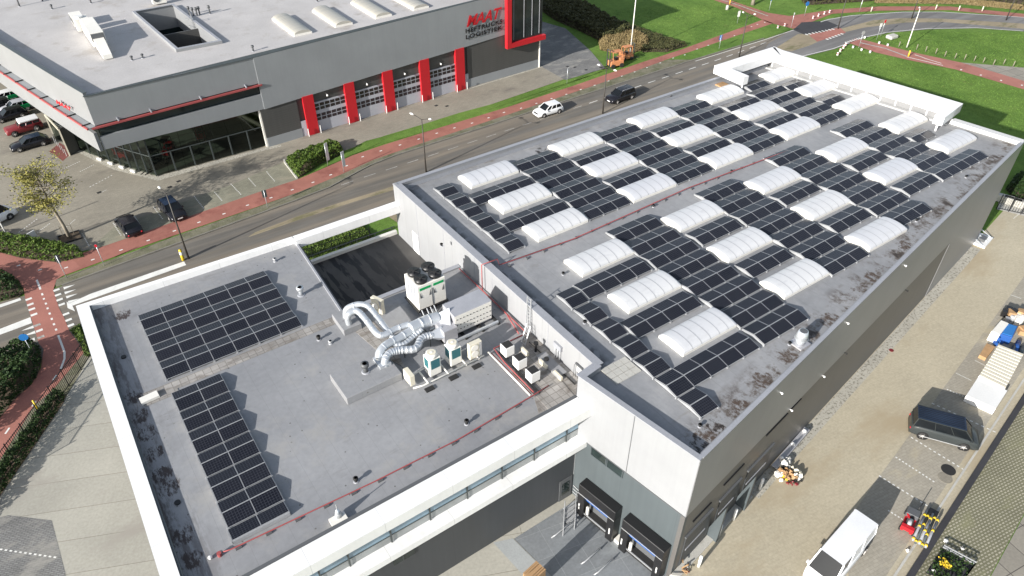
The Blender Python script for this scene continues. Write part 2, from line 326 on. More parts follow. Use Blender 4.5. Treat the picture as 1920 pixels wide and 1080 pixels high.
# ---------------------------------------------------------------- mesh helpers
COL = S.collection
class MB:
    def __init__(s): s.v = []; s.f = []; s.mi = []; s.cur = 0
    def add(s, vs, fs):
        o = len(s.v); s.v += [tuple(p) for p in vs]; s.f += [tuple(i+o for i in f) for f in fs]; s.mi += [s.cur]*len(fs); return s
    def box(s, x0, x1, y0, y1, z0, z1):
        return s.add([(x0,y0,z0),(x1,y0,z0),(x1,y1,z0),(x0,y1,z0),(x0,y0,z1),(x1,y0,z1),(x1,y1,z1),(x0,y1,z1)],
                     [(0,3,2,1),(4,5,6,7),(0,1,5,4),(1,2,6,5),(2,3,7,6),(3,0,4,7)])
    def rbox(s, c, hx, hy, z0, z1, ang=0):
        a, b = math.cos(ang), math.sin(ang)
        P = [(c[0]+x*a-y*b, c[1]+x*b+y*a) for x, y in ((-hx,-hy),(hx,-hy),(hx,hy),(-hx,hy))]
        return s.prism(P, z0, z1)
    def prism(s, P, z0, z1):
        ar = sum(P[i][0]*P[(i+1)%len(P)][1]-P[(i+1)%len(P)][0]*P[i][1] for i in range(len(P)))
        if ar < 0: P = P[::-1]
        n = len(P); za = z0 if isinstance(z0, (list,tuple)) else [z0]*n; zb = z1 if isinstance(z1, (list,tuple)) else [z1]*n
        vs = [(P[i][0],P[i][1],za[i]) for i in range(n)]+[(P[i][0],P[i][1],zb[i]) for i in range(n)]
        return s.add(vs, [tuple(range(n-1,-1,-1)), tuple(range(n,2*n))]+[(i,(i+1)%n,n+(i+1)%n,n+i) for i in range(n)])
    def flat(s, P, z):
        ar = sum(P[i][0]*P[(i+1)%len(P)][1]-P[(i+1)%len(P)][0]*P[i][1] for i in range(len(P)))
        if ar < 0: P = P[::-1]
        return s.add([(p[0],p[1],z) for p in P], [tuple(range(len(P)))])
    def quad(s, a, b, c, d): return s.add([a,b,c,d], [(0,1,2,3)])
    def bar(s, a, b, wdt, h=None):
        a = Vector(a); b = Vector(b); d = (b-a); h = h or wdt
        if d.length < 1e-6: return s
        d.normalize(); up = Vector((0,0,1)) if abs(d.z) < .95 else Vector((1,0,0))
        r = d.cross(up).normalized(); u = r.cross(d).normalized()
        vs = [p+r*x*wdt/2+u*y*h/2 for p in (a,b) for x, y in ((-1,-1),(1,-1),(1,1),(-1,1))]
        return s.add(vs, [(0,1,2,3),(7,6,5,4),(0,4,5,1),(1,5,6,2),(2,6,7,3),(3,7,4,0)])
    def tube(s, pts, r, n=10, cap=True, ribs=0):
        pts = [Vector(p) for p in pts]; rr = r if isinstance(r, (list,tuple)) else [r]*len(pts)
        o = len(s.v); prev = None
        for i, p in enumerate(pts):
            d = (pts[min(i+1,len(pts)-1)]-pts[max(i-1,0)]).normalized()
            if prev is None:
                up = Vector((0,0,1)) if abs(d.z) < .9 else Vector((1,0,0)); a = d.cross(up).normalized()
            else: a = (prev - d*prev.dot(d)).normalized()
            prev = a; b = d.cross(a)
            for k in range(n):
                t = 2*math.pi*k/n; s.v.append(tuple(p+(a*math.cos(t)+b*math.sin(t))*rr[i]))
        m = len(pts); fs = []
        for i in range(m-1):
            for k in range(n): fs.append((o+i*n+k, o+i*n+(k+1)%n, o+(i+1)*n+(k+1)%n, o+(i+1)*n+k))
        if cap: fs.append(tuple(o+k for k in range(n-1,-1,-1))); fs.append(tuple(o+(m-1)*n+k for k in range(n)))
        s.f += fs; s.mi += [s.cur]*len(fs); return s
    def cyl(s, x, y, z0, z1, r0, r1=None, n=16): return s.tube([(x,y,z0),(x,y,z1)], [r0, r0 if r1 is None else r1], n)
    def sph(s, c, r, n=8):
        pts = []; rr = []
        for i in range(n+1):
            t = math.pi*i/n; pts.append((c[0],c[1],c[2]-r*math.cos(t))); rr.append(max(.003, r*math.sin(t)))
        return s.tube(pts, rr, n+2)
    def build(s, name, mats, parent=None, smooth=False, local=False, bevel=0):
        if not isinstance(mats, (list,tuple)): mats = [mats]
        off = Vector((0,0,0))
        if parent is not None and not local:
            p = parent
            while p is not None: off += p.location; p = p.parent
        me = bpy.data.meshes.new(name)
        me.from_pydata([(v[0]-off.x, v[1]-off.y, v[2]-off.z) for v in s.v], [], s.f)
        for m in mats: me.materials.append(MT[m] if isinstance(m, str) else m)
        if len(mats) > 1: me.polygons.foreach_set('material_index', s.mi)
        if smooth: me.polygons.foreach_set('use_smooth', [True]*len(me.polygons))
        me.update()
        o = bpy.data.objects.new(name, me); COL.objects.link(o)
        if parent is not None: o.parent = parent
        if bevel:
            md = o.modifiers.new('bevel', 'BEVEL'); md.width = bevel; md.segments = 1; md.limit_method = 'ANGLE'
        return o
def tag(o, label=None, cat=None, group=None, kind=None):
    if label: o['label'] = label
    if cat: o['category'] = cat
    if group: o['group'] = group
    if kind: o['kind'] = kind
    return o
def thing(name, label, cat, loc=(0,0,0), rz=0, group=None):
    o = bpy.data.objects.new(name, None); COL.objects.link(o); o.location = loc; o.rotation_euler = (0,0,rz)
    o.empty_display_size = .3
    return tag(o, label, cat, group)
def ground(name, P, z, m):
    o = MB().flat(P, z).build(name, m)
    return tag(o, kind='structure')
def strip(P, wd):
    """closed ribbon polygon along a polyline"""
    L = []; Rr = []
    for i, p in enumerate(P):
        a = P[max(i-1,0)]; b = P[min(i+1,len(P)-1)]; dx, dy = b[0]-a[0], b[1]-a[1]; l = math.hypot(dx,dy) or 1
        nx, ny = -dy/l*wd/2, dx/l*wd/2; L.append((p[0]+nx,p[1]+ny)); Rr.append((p[0]-nx,p[1]-ny))
    return L, Rr
def ribbon(mb, P, wd, z, z1=None):
    L, Q = strip(P, wd)
    for i in range(len(P)-1):
        q = [Q[i], Q[i+1], L[i+1], L[i]]
        if z1 is None: mb.flat(q, z)
        else: mb.prism(q, z, z1)
def along(P, d0, step, length):
    """dash segments along a polyline"""
    seg = []; tot = 0; cum = [0]
    for i in range(len(P)-1): tot += math.dist(P[i], P[i+1]); cum.append(tot)
    def at(d):
        for i in range(len(P)-1):
            if d <= cum[i+1] or i == len(P)-2:
                t = (d-cum[i])/max(1e-6, cum[i+1]-cum[i]); return (P[i][0]+(P[i+1][0]-P[i][0])*t, P[i][1]+(P[i+1][1]-P[i][1])*t)
    d = d0
    while d+length <= tot: seg.append((at(d), at(d+length))); d += step
    return seg
# ================================================================ THE SETTING
PIT = [(-12.3,-26.2), (-6.74,-26.2), (-5.47,-34.1), (-11.2,-35.05)]
PZ = [0, -.5, -.5, 0]
GZ = -.03
g = MB(); IX0, IX1, IY0, IY1 = -40, 30, -60, -10
big = [(IX0,IY1), (IX1,IY1), (IX1,IY0), (IX0,IY0)]
for i in range(4):
    j = (i+1) % 4
    g.quad((*big[j],GZ), (*PIT[j],GZ), (*PIT[i],GZ), (*big[i],GZ))
gx = [-2500,-900,-400,-240,-160,-100,-70,-40,-5,30,60,90,120,160,220,300,500,1000,2500]; gy = [-2500,-900,-400,-200,-120,-60,-35,-10,20,50,80,120,170,240,340,600,1100,2500]
for a, b in zip(gx, gx[1:]):
    for c, d_ in zip(gy, gy[1:]):
        if a >= IX0 and b <= IX1 and c >= IY0 and d_ <= IY1: continue
        g.quad((a,c,GZ), (b,c,GZ), (b,d_,GZ), (a,d_,GZ))
tag(g.build('ground', 'grass'), kind='structure')
g = MB(); g.add([(PIT[i][0],PIT[i][1],PZ[i]-.004) for i in (0,3,2,1)], [(0,1,2,3)])
g.add([(*PIT[0],.0),(*PIT[1],.0),(*PIT[1],-.6)], [(0,2,1)]); g.add([(*PIT[2],.0),(*PIT[3],.0),(*PIT[2],-.6)], [(0,1,2)])
tag(g.build('dock_ramp', 'dockpave'), kind='structure')
# --- road
KN = [(-90,17.6),(-60,19.6),(-40,20.7),(-23.2,21.8),(-12.8,22.6),(-8,23.0),(-3.6,23.5),(0,24.7),(2.6,25.5),(6.3,26.0),(18.5,26.2),(31.8,26.5),(46.7,26.8),(59,27.0),(77.5,26.9),(84.6,27.1),(94.4,27.1),(99.6,26.0),(109.1,21.8),(115.2,17.6),(124.7,7.4),(131,-4),(136,-30)]
KS = [(129,-30),(123,-8),(117,3.6),(112,9),(104.3,13.7),(97,16.6),(91.8,17.4),(82.7,17.2),(70,18.6),(58,19.4),(40,19.5),(22.7,19.3),(12,17.5),(4,15.4),(-5,14.6),(-15,14.2),(-31,11.6),(-60,8.4),(-90,6.4)]
ground('road', KN+KS, .004, 'road')
# asphalt of the far bend is greyer
BN = [(76,25.2),(85,27.05),(94.4,27.05),(99.6,25.95),(109.1,21.75),(115.2,17.55),(124.7,7.35),(131,-4)]
BS = [(123.1,-8),(117.1,3.6),(112.1,9.05),(104.4,13.8),(97,16.7),(91.8,17.5),(82.7,17.3),(70,18.7),(62,19.4),(70,22)]
ground('road_bend', BN+BS, .008, 'road2')
ground('median', [(74.5,22.9),(83.5,25.2),(86,24.1),(91.6,22.7),(100.7,22.0),(105.8,19.8),(111.5,15.5),(120.8,5.9),(126,-6),(124,-7),(118.5,4),(110.1,14.2),(104.2,18.0),(95.9,20.6),(90.6,21.2),(85.5,21.2),(81,20.6),(76.1,20.6)], .012, 'tan')
ground('brick_crossing', [(83.2,20.95),(91,20.9),(92.3,23.1),(85.5,24.4),(84.3,23.2)], .016, 'redpath2')
ground('road_hump', [(84.61,27.03),(89.03,28.65),(93.44,26.62),(93.00,23.86),(88.14,23.28),(84.23,24.39)], .016, 'asphalt_new')
ground('sand_verge', [(3,14),(12,17.5),(22.7,19.3),(40,19.5),(58,19.4),(66,18.9),(66,8),(0,8),(-1,14.7)], .008, 'tan')
ground('road_edge_dirt', [(-15,19.0),(-14,19.5),(-9.1,19.9),(-3.1,19.8),(2.5,19.6),(9,20.2),(20,20.2),(34,20.3),(34,19.5),(22,19.3),(9,19.2),(2.5,18.8),(-3.1,19.1),(-9.1,19.1)], .012, 'tan')
# --- cycle path and its verges
RN = [(-60,30.6),(-36.8,30.7),(-32.1,26.6),(-30.9,25.9),(-27.5,26.0),(-22.1,26.4),(-16.2,26.9),(-11.1,27.3),(-6,27.5),(-3,28.1),(1.9,29.2),(6.5,29.5),(11.9,29.6),(26.4,29.7),(38.5,30.2),(45.3,30.7),(52.3,31.1),(62,31.5),(70.6,32.3),(79.6,33.1),(84.5,33.6)]
RS = [(84.5,31.2),(74.4,30.7),(63.1,30.0),(56.8,29.7),(48.5,29.0),(39.2,28.4),(25.1,27.7),(17.9,27.4),(10.6,27.1),(3.6,26.7),(-1.4,25.6),(-4.3,25.1),(-6.8,24.7),(-12.2,24.3),(-19.9,23.9),(-25.4,23.6),(-28.1,23.3),(-32,22.9),(-33,23.0)]
ground('cycle_path', RN+RS, .012, 'redpath')
ground('kerb_verge', [(-33,22.6),(-20,23.7),(-12.2,24.2),(-6.8,24.7),(-1.4,25.6),(3.6,26.7),(10.6,27.2),(18,27.5),(39,28.5),(57,29.8),(75,30.8),(85,31.3),(85,27.3),(59,27.2),(31.8,26.7),(6.3,26.2),(0,24.9),(-3.6,23.7),(-12.8,22.8),(-23.2,22.0),(-33,21.3)], .008, 'verge')
ground('grass_verge', [(44,30.6),(62,31.4),(75,30.9),(85,31.4),(85,27.3),(60,27.4),(57,29.5)], .010, 'grass')
k = MB(); ribbon(k, [(-32.5,21.25),(-23.2,21.9),(-12.8,22.7),(-8,23.1),(-3.6,23.6),(0,24.8),(2.6,25.6),(6.3,26.1),(18.5,26.3),(31.8,26.6),(46.7,26.9),(59,27.1),(77,27.1)], .15, 0, .12)
tag(k.build('kerb', 'kerbstone'), kind='structure')
# --- red cycle crossing on the left, and the path that bends south along the fence
ground('crossing_road', [(-37.73,21.89),(-38.77,11.95),(-36.21,12.95),(-35.54,13.23),(-32.97,13.22),(-33.19,16.48),(-33.35,21.39),(-35.97,21.63)], .006, 'road')
ground('cycle_crossing', [(-36.80,30.83),(-34.18,28.34),(-32.09,25.88),(-30.92,25.50),(-30.50,23.57),(-31.96,22.99),(-32.78,22.62),(-33.32,20.97),(-33.32,17.68),(-33.17,16.02),(-33.09,13.56),(-32.68,11.07),(-32.28,10.21),(-35.47,6.65),(-36.99,5.58),(-39.91,1.06),(-44.19,-3.45),(-45.19,2.53),(-39.38,6.09),(-38.33,7.07),(-36.82,8.32),(-35.92,9.96),(-35.37,12.37),(-35.60,13.44),(-35.66,17.75),(-35.71,20.87),(-35.63,22.97),(-35.99,25.27),(-37.16,27.35)], .016, 'redpath2')
# --- car park, driveway and paving round the forklift dealer
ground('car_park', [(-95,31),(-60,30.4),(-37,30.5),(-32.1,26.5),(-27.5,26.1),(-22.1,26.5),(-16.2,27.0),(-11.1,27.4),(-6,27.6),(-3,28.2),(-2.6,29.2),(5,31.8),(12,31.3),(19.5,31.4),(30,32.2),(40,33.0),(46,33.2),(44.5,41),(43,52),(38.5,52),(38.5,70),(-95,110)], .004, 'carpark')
ground('parking_bays', [(-29.31,26.08),(-26.48,23.54),(-7.11,26.96),(-5.86,27.60),(-5.20,32.69),(-13.15,30.72),(-16.32,30.45),(-21.23,29.73),(-26.08,29.22)], .008, 'bays')
ground('driveway_bay', [(51.13,55.65),(52.43,50.36),(49.20,39.64),(46.34,32.57),(38.39,32.54),(38.53,39.05),(40.83,44.02)], .008, 'darkpaver')
ground('brick_path', [(-29.13,52.04),(-27.63,53.80),(-26.59,50.27),(-28.13,48.32)], .012, 'brick')
ground('gravel_border', [(-25.79,50.58),(-22.55,43.30),(-19.45,37.82),(-10.27,37.55),(-6.18,37.46),(-4.41,37.11),(-4.62,36.55),(-6.43,36.76),(-10.53,36.74),(-19.74,36.65),(-23.51,42.52),(-26.31,50.08)], .012, 'gravel')
ground('gravel_strip_dealer', [(24.8,38.3),(38.6,38.85),(38.7,38.55),(24.8,38.0)], .012, 'gravel')
ground('grass_strip', [(1.10,30.84),(7.53,31.70),(13.15,31.76),(19.18,31.98),(23.03,31.81),(27.95,31.65),(33.44,31.69),(39.13,31.54),(44.22,31.73),(45.58,32.07),(49.15,33.27),(59.60,33.87),(59.66,32.08),(43.01,31.81),(26.62,29.74),(19.32,29.45),(11.99,29.71),(6.57,29.82),(1.90,29.42),(-2.91,28.18),(-5.76,27.52),(-5.62,28.20)], .010, 'grass')
# --- far right: branch cycle path, grass field
ground('branch_cycle_path', [(87.09,17.75),(89.97,18.21),(90.41,16.97),(92.17,8.35),(94.13,2.28),(94.63,-2.54),(94.91,-7.23),(95.41,-12.31),(91.88,-13.90),(91.69,-8.80),(90.70,1.22),(88.20,7.76),(86.88,12.60)], .020, 'redpath2')
ground('branch_path_grey', [(94.13,2.28),(100.24,-4.62),(102.13,-9.27),(95.41,-12.31),(94.91,-7.23),(94.63,-2.54)], .012, 'bigslab')
ground('far_cycle_path', [(90.06,32.14),(99.55,29.93),(108.59,25.92),(119.35,18.46),(126.54,8.26),(127.87,2.37),(126.08,1.56),(124.42,7.22),(117.27,17.27),(106.37,24.46),(97.48,28.43),(88.65,27.55),(85.05,27.38),(84.09,32.08),(85.78,40.99),(85.63,48.94),(88.19,47.16),(88.28,35.54)], .012, 'redpath')
# --- yard round the logistics hall
E0 = Vector((BX,BY,0))
def e(u, v): p = E0+EU*u+EV*v; return (p.x, p.y)
ground('yard', [e(0,0), e(75,0), e(75,10.7), e(-8,10.7), (-11.2,-35.05)], .0045, 'yard')
ground('far_lawn_slab', [(58.29,-22.48),(59.37,-24.62),(61.31,-27.74),(58.47,-29.02),(56.76,-25.90),(55.67,-23.41)], .012, 'concrete')
ground('yard_bays', [e(11,6.15), e(32,5.85), e(75,5.2), e(75,9.7), e(-25,9.8), e(-25,8.4), e(8,8.2)], .008, 'yardbay')
ground('gravel_strip', [e(9.2,.05), e(52.5,.05), e(52.5,.95), e(9.2,.95)], .012, 'gravel')
ground('yard_front', [(-13.6,-25.5),(-6.72,-25.5),(-6.74,-26.2),(-12.3,-26.2),(-11.2,-35.05),(-11.6,-46),(-12,-60),(-60,-60),(-31,-25.5)], .004, 'slabs')
ground('concrete_apron', [(-13.6,-25.65),(-12.35,-26.15),(-11.25,-35.0),(-12.7,-35.2)], .012, 'apron')
ground('fence_verge', [(-32.97,13.48),(-32.20,10.16),(-31.78,9.87),(-34.45,5.58),(-37.76,1.20),(-40.29,-2.55),(-43.17,-6.56),(-44.81,-3.51),(-39.91,1.06),(-36.99,5.58),(-35.47,6.65),(-32.71,10.93)], .007, 'verge')
ground('yard_west', [(-31.78,9.87),(-34.45,5.58),(-37.76,1.20),(-40.29,-2.55),(-46.78,-12.30),(-39.33,-25.54),(-33.05,-29.92),(-31.71,-15.93),(-31.70,-0.80),(-31.42,10.86)], .006, 'slabs')
ground('dark_paver_field', [(-42.36,-3.98),(-40.02,-4.65),(-37.60,-6.84),(-37.51,-11.88),(-37.56,-16.84),(-48.05,-9.52)], .012, 'darkpaver')
ground('grass_block_field', [e(-25,10.75), e(75,10.75), e(75,14.5), e(-25,14.4)], .005, 'grasscrete')
ground('concrete_plate_path', [e(-25,14.45), e(75,14.55), e(75,24), e(-25,24)], .004, 'bigslab')
k = MB(); k.prism([e(-25,10.0), e(52,10.15), e(52,10.3), e(-25,10.15)], 0, .10)
tag(k.build('yard_kerb', 'concrete'), kind='structure')
k = MB(); k.prism([e(-25,10.6), e(52,10.75), e(52,11.15), e(-25,11.0)], 0, .28)
tag(k.build('planter_wall', MT['asphalt_new'], ), label='long low black wall between the sandy yard and the green block paving', cat='low wall')
for i, P in enumerate(([(5.18,-31.45),(10.74,-30.39),(9.96,-31.76),(5.93,-32.55)], [(-2.65,-35.29),(1.17,-35.59),(0.81,-36.78),(-3.48,-36.50)], [(6.83,-39.05),(9.52,-38.88),(8.87,-39.72),(6.08,-39.98)])):
    ground('sand_stain', P, .0085, 'yardbay') if i == 9 else None
# --- road markings
mk = MB(); mk2 = MB()
CL = [(-2.6,23.3),(0.3,23.45),(5.2,23.5),(21.6,23.8),(36.6,24.1),(48.4,24.6),(63.2,24.95),(76.4,25.7)]
for i, (a, b) in enumerate(along(CL, .3, 2.95, 1.55)):
    ribbon(mk if a[0] > 36 else mk2, [a, b], .12, .016)
ribbon(mk, [(60,26.6),(77.5,26.65),(84.6,26.9)], .12, .016)
ribbon(mk, [(92,26.85),(94.4,26.85),(99.6,25.75),(109.1,21.55),(115.2,17.35),(124.7,7.1)], .14, .020)
ribbon(mk, [(62,19.6),(70,18.9),(82.7,17.45),(91.8,17.7),(97,16.9),(104.3,14.1),(112,9.3),(117,3.8)], .14, .020)
mk.flat([(-32.4,17.35),(-21.7,17.75),(-21.7,18.5),(-30.5,18.3),(-32.4,17.9)], .016)
for P in ([(-38.18,17.55),(-35.70,17.78),(-35.70,16.79),(-38.28,16.66),(-40.76,16.53),(-40.68,17.48)], [(-37.78,21.45),(-37.83,20.92),(-36.05,21.01),(-36.09,21.42)], [(-32.58,18.31),(-32.24,17.59),(-32.18,16.33),(-32.66,17.23)]): mk.flat(P, .021)
for c in [(-35.45,20.78),(-35.44,19.82),(-35.42,18.96),(-35.37,18.00),(-35.30,15.28),(-33.06,20.79),(-33.06,19.90),(-33.06,19.02),(-33.02,18.13),(-32.93,16.40),(-32.88,15.36),(-32.85,14.45)]: mk.rbox(c, .27, .16, .019, .021, R(4))
for c in [(-35.35,16.19),(-35.32,14.25)]: mk2.rbox(c, .27, .16, .019, .021, R(4))
for c in [(-32.05,20.68),(-32.10,19.82),(-32.09,19.03),(-32.06,18.13)]: mk.flat([(c[0]-.4,c[1]-.22),(c[0]+.6,c[1]),(c[0]-.4,c[1]+.22)], .021)
for c in [(-36.05,16.15),(-36.03,15.27),(-36.20,14.28)]: mk.flat([(c[0]+.4,c[1]-.22),(c[0]-.6,c[1]),(c[0]+.4,c[1]+.22)], .021)
CC = [(-34.38,23.63),(-34.31,21.76),(-34.28,20.65),(-34.26,19.86),(-34.21,18.96),(-34.20,18.11),(-34.16,17.16),(-34.12,16.22),(-34.08,15.30),(-34.04,14.40)]
ribbon(mk, [CC[0], CC[1]], .17, .021)
for p, q in zip(CC[1:], CC[2:]):
    a = (p[0]*.35+q[0]*.65, p[1]*.35+q[1]*.65); ribbon(mk, [a, q], .17, .021)
ribbon(mk, [(-34.03,13.62),(-33.98,12.31),(-33.94,10.96),(-34.09,10.02),(-34.57,8.86)], .17, .021)
for c in [(-35.14,8.05),(-37.00,5.80),(-39.11,3.85)]: mk.rbox(c, .07, .3, .019, .021, R(-35))
PD = [(-35.52,27.28),(-33.87,25.27),(-31.67,24.17),(-29.22,24.10),(-26.49,24.23),(-23.75,24.43),(-21.01,24.70),(-18.37,24.87),(-15.59,25.01),(-12.86,25.26),(-10.12,25.29),(-7.46,25.58),(-4.80,25.80),(-2.37,26.24),(0.14,27.18),(2.76,28.15),(5.32,28.24),(8.06,28.26),(10.82,28.31),(13.59,28.41),(16.31,28.41),(19.01,28.28),(21.74,28.36),(24.43,28.54)]
for c in PD: mk.rbox(c, .17, .09, .016, .018, R(2))
for c in [(27.16,28.30),(29.88,28.34),(32.61,28.41),(35.28,28.35),(38.08,28.47),(40.75,28.49),(43.48,28.52),(46.35,28.74),(49.08,28.86),(51.82,29.03),(54.91,29.27),(58.01,29.56),(60.56,29.47),(64.10,30.16),(66.88,30.29),(69.98,30.54),(73.95,30.90),(79.91,32.27),(81.64,32.42),(83.62,32.41)]: mk.rbox(c, .16, .09, .016, .018, R(2))
for c in [(91.32,0.54),(91.76,-2.32),(92.27,-5.15),(93.02,-7.84)]: mk.rbox(c, .12, .2, .025, .027, R(-80))
ribbon(mk, [(89.25,8.42),(90.03,5.68),(90.64,3.10)], .16, .027)
ribbon(mk, [(91.17,8.20),(91.23,7.04),(91.08,6.31),(91.27,3.73)], .16, .027)
ribbon(mk2, [(88.71,16.63),(89.82,12.59),(89.46,8.55)], .35, .026)
ribbon(mk2, [(87.02,46.36),(87.16,41.56),(86.85,34.36)], .3, .018)
for px in range(9): mk.rbox((84.6+px*.75, 24.2-px*.12), .16, .3, .019, .021)
for px in range(6): mk.rbox((85.6+px*.85, 20.75+px*.03), .2, .25, .019, .021)
for px in range(7): mk.rbox((86.9+px*.6, 17.95-px*.02), .16, .25, .026, .028)
# parking bay dashes
def dashes(P, n, wd=.1, z=.0125, m=None):
    m = m or mk
    a, b = P
    for i in range(n):
        t0 = i/n; t1 = (i+.5)/n
        ribbon(m, [(a[0]+(b[0]-a[0])*t0, a[1]+(b[1]-a[1])*t0), (a[0]+(b[0]-a[0])*t1, a[1]+(b[1]-a[1])*t1)], wd, z)
for a, b in (((-29.21,29.79), (-29.04,26.70)), ((-26.06,30.09), (-25.87,26.86)), ((-23.83,30.22), (-23.74,27.72)), ((-21.62,30.94), (-21.42,27.63)), ((-17.23,30.66), (-17.09,27.25)), ((-15.03,30.27), (-14.89,27.77)), ((-12.88,30.97), (-12.68,27.78)), ((-10.72,31.13), (-10.67,28.69)), ((-8.40,31.38), (-8.43,28.47))):
    dashes((a, b), 9)
for a, b in (((-28.34,46.20), (-26.29,47.04)), ((-26.90,44.25), (-25.05,45.19)), ((-26.66,39.68), (-23.71,41.25)), ((-25.79,37.62), (-25.15,37.90)), ((-34.72,33.88), (-32.57,35.78)), ((-33.09,32.74), (-31.62,33.97)), ((-30.33,32.18), (-29.25,33.21))):
    dashes((a, b), 8)
for a, b in (((17.72,-36.54), (18.11,-40.70)), ((15.03,-36.96), (15.30,-39.99)), ((12.50,-37.25), (13.05,-41.20)), ((10.39,-39.34), (10.84,-42.04)), ((24.78,-35.35), (25.57,-38.03)), ((22.33,-35.50), (23.60,-40.20)), ((27.20,-34.81), (27.42,-36.02)), ((30.00,-34.89), (30.12,-35.84)), ((41.56,-32.10), (41.83,-32.96)), ((55.25,-25.50), (56.93,-25.35)), ((-40.78,-7.29), (-37.69,-10.20))):
    dashes((a, b), 12, .11, .0165)
tag(mk.build('road_marking', 'paint'), kind='structure'); tag(mk2.build('road_marking_worn', 'paint_old'), kind='structure')
for i, c in enumerate([(-17.75,35.11),(-18.99,34.34),(-25.99,37.76),(-30.49,50.95)]):
    tag(MB().rbox(c, .24, .2, .0, .018, R(10)).build('drain_cover', 'rubber'), ['dark drain cover on the car park nearest the showroom corner','dark drain cover on the car park just beside the street lamp head','small dark drain cover on the car park right of the autumn tree','dark drain cover by the brick path on the car park'][i], 'drain cover', 'drain covers in the car park')
for i, c in enumerate([(17.85,35.84),(18.99,34.83),(41.89,36.45),(42.72,35.61),(43.47,33.79)]):
    tag(MB().rbox(c, .25, .2, .0, .018, R(10)).build('drain_cover', 'rubber'), ['dark drain cover on the driveway before the fourth red pillar','dark drain cover on the driveway before the last red pillar','leftmost dark drain cover between tower and forklift','middle dark drain cover between tower and forklift','dark drain cover nearest the orange forklift'][i], 'drain cover', 'drain covers on the driveway')
mh = thing('manhole', 'dark round manhole cover on the grey parking bays near the grey van', 'manhole', (*(17.15,-39.86),.01))
MB().cyl(*(17.15,-39.86), .0, .03, .5, .5, 20).build('cover', 'rubber', mh)
MB().cyl(*(16.28,-40.11), .0, .022, .5, .5, 20).build('rim', 'carpark', mh)
tag(MB().cyl(*(25.24,-30.04), 0, .03, .2, .2, 12).build('manhole', 'carred'), 'small rusty round cover on the sandy yard beside the hall', 'manhole')
# ================================================================ LOGISTICS HALL (solar roof)
HZ = 11.2
A = (-5.45,1.8); Nn = (43.3,1.9); F = (47.5,-25.45); B = (BX,BY); J = (-6.87,-25.32); K = (-5.45,-25.1)
hall = thing('logistics_hall', 'big logistics hall with solar panels and white dome skylights on its grey roof', 'building', (20,-14,0))
MB().prism([(A[0]+.1,A[1]-.1),(Nn[0]-.1,Nn[1]-.1),(F[0]-.1,F[1]+.1),(B[0]+.1,B[1]+.1),(J[0]+.1,J[1]-.02),(K[0]+.1,K[1]-.1)], HZ-.3, HZ).build('roof', 'roof', hall)
def wall(name, p, q, th, z0, z1, m, par=hall, off=0):
    """wall whose outer face runs p->q with the inside on the left"""
    d = Vector((q[0]-p[0], q[1]-p[1])).normalized(); n = Vector((-d.y, d.x))
    a = Vector(p)-n*off; b = Vector(q)-n*off
    return MB().prism([tuple(a), tuple(b), tuple(b+n*th), tuple(a+n*th)], z0, z1).build(name, m, par)
def cap(name, p, q, wd, z, m='cap', par=hall, t=.06, over=.05):
    d = Vector((q[0]-p[0], q[1]-p[1])).normalized(); n = Vector((-d.y, d.x)); a = Vector(p)-n*over; b = Vector(q)-n*over
    return MB().prism([tuple(a), tuple(b), tuple(b+n*wd), tuple(a+n*wd)], z, z+t).build(name, m, par)
ZP = 11.68
wall('front_wall', A, (A[0],K[1]-.2), .3, 0, ZP, 'white2'); cap('wall_capping', (A[0],A[1]-.5), (A[0],K[1]-.25), .6, ZP)
wall('return_wall', (K[0]+.25,K[1]-.06), J, .3, 0, ZP, 'white2'); cap('wall_capping', (K[0]+.2,K[1]-.0), (J[0]-.05,J[1]+.02), .55, ZP+.004, over=.12)
wall('dock_wall_lower', J, B, .3, -.6, 6.4, 'slate'); wall('dock_wall_upper', J, B, .33, 6.4, ZP, 'whitewall', off=.03)
MB().bar((J[0]-.055,J[1],6.38), (B[0]-.055,B[1]-.02,6.38), .03, .05).build('drip_flashing', 'capdark', hall)
cap('wall_capping', J, B, .35, ZP+.002, over=.06)
UB = 40.6
wall('east_wall_lower', B, e(UB,0), .3, -.6, 6.35, 'eastlo'); wall('east_wall_upper', B, F, .33, 6.35, ZP, 'eastup', off=.03)
wall('east_wall_end', e(UB,0), F, .33, 0, 6.35, 'eastup', off=.03)
cap('wall_capping', e(.25,0), (F[0]+.05,F[1]), .28, ZP+.004)
wall('far_wall', F, Nn, .3, 0, ZP, 'palewhite'); wall('road_wall', Nn, A, .3, 0, ZP-.1, 'white2'); cap('wall_capping', Nn, (A[0]-.02,A[1]), .38, ZP-.1)
MB().prism([(A[0]+.4,A[1]-.32),(Nn[0]-.5,Nn[1]-.32),(Nn[0]-.5,Nn[1]-.75),(A[0]+.4,A[1]-.75)], [HZ,HZ,HZ,HZ], [ZP-.1,ZP-.1,HZ+.02,HZ+.02]).build('gutter_upstand', 'cap', hall)
# vertical joints of the dock wall panels and light poles
d = Vector((B[0]-J[0],B[1]-J[1])).normalized()
def dk(s, o=0, z=0):     # point on the dock wall: s along from the inner corner, o outwards
    return (J[0]+d.x*s+d.y*o, J[1]+d.y*s-d.x*o, z) if False else (J[0]+d.x*s-EU.x*o, J[1]+d.y*s-EU.y*o, z)
for s in (4.42,):
    MB().bar(dk(s,.035,6.45), dk(s,.035,ZP-.02), .05, .02).build('panel_joint', 'capdark', hall)
for yy in (-2.2,-6.6,-11.2,-13.6,-17.9,-20.4):
    MB().bar((A[0]-.005,yy,6.3 if yy > -9 else 9.5), (A[0]-.005,yy,ZP-.02), .05, .02).build('panel_joint', 'cap', hall)
MB().box(A[0]-.05, A[0]-.01, -2.1, -1.1, 6.35, 8.4).build('door', 'white', hall)
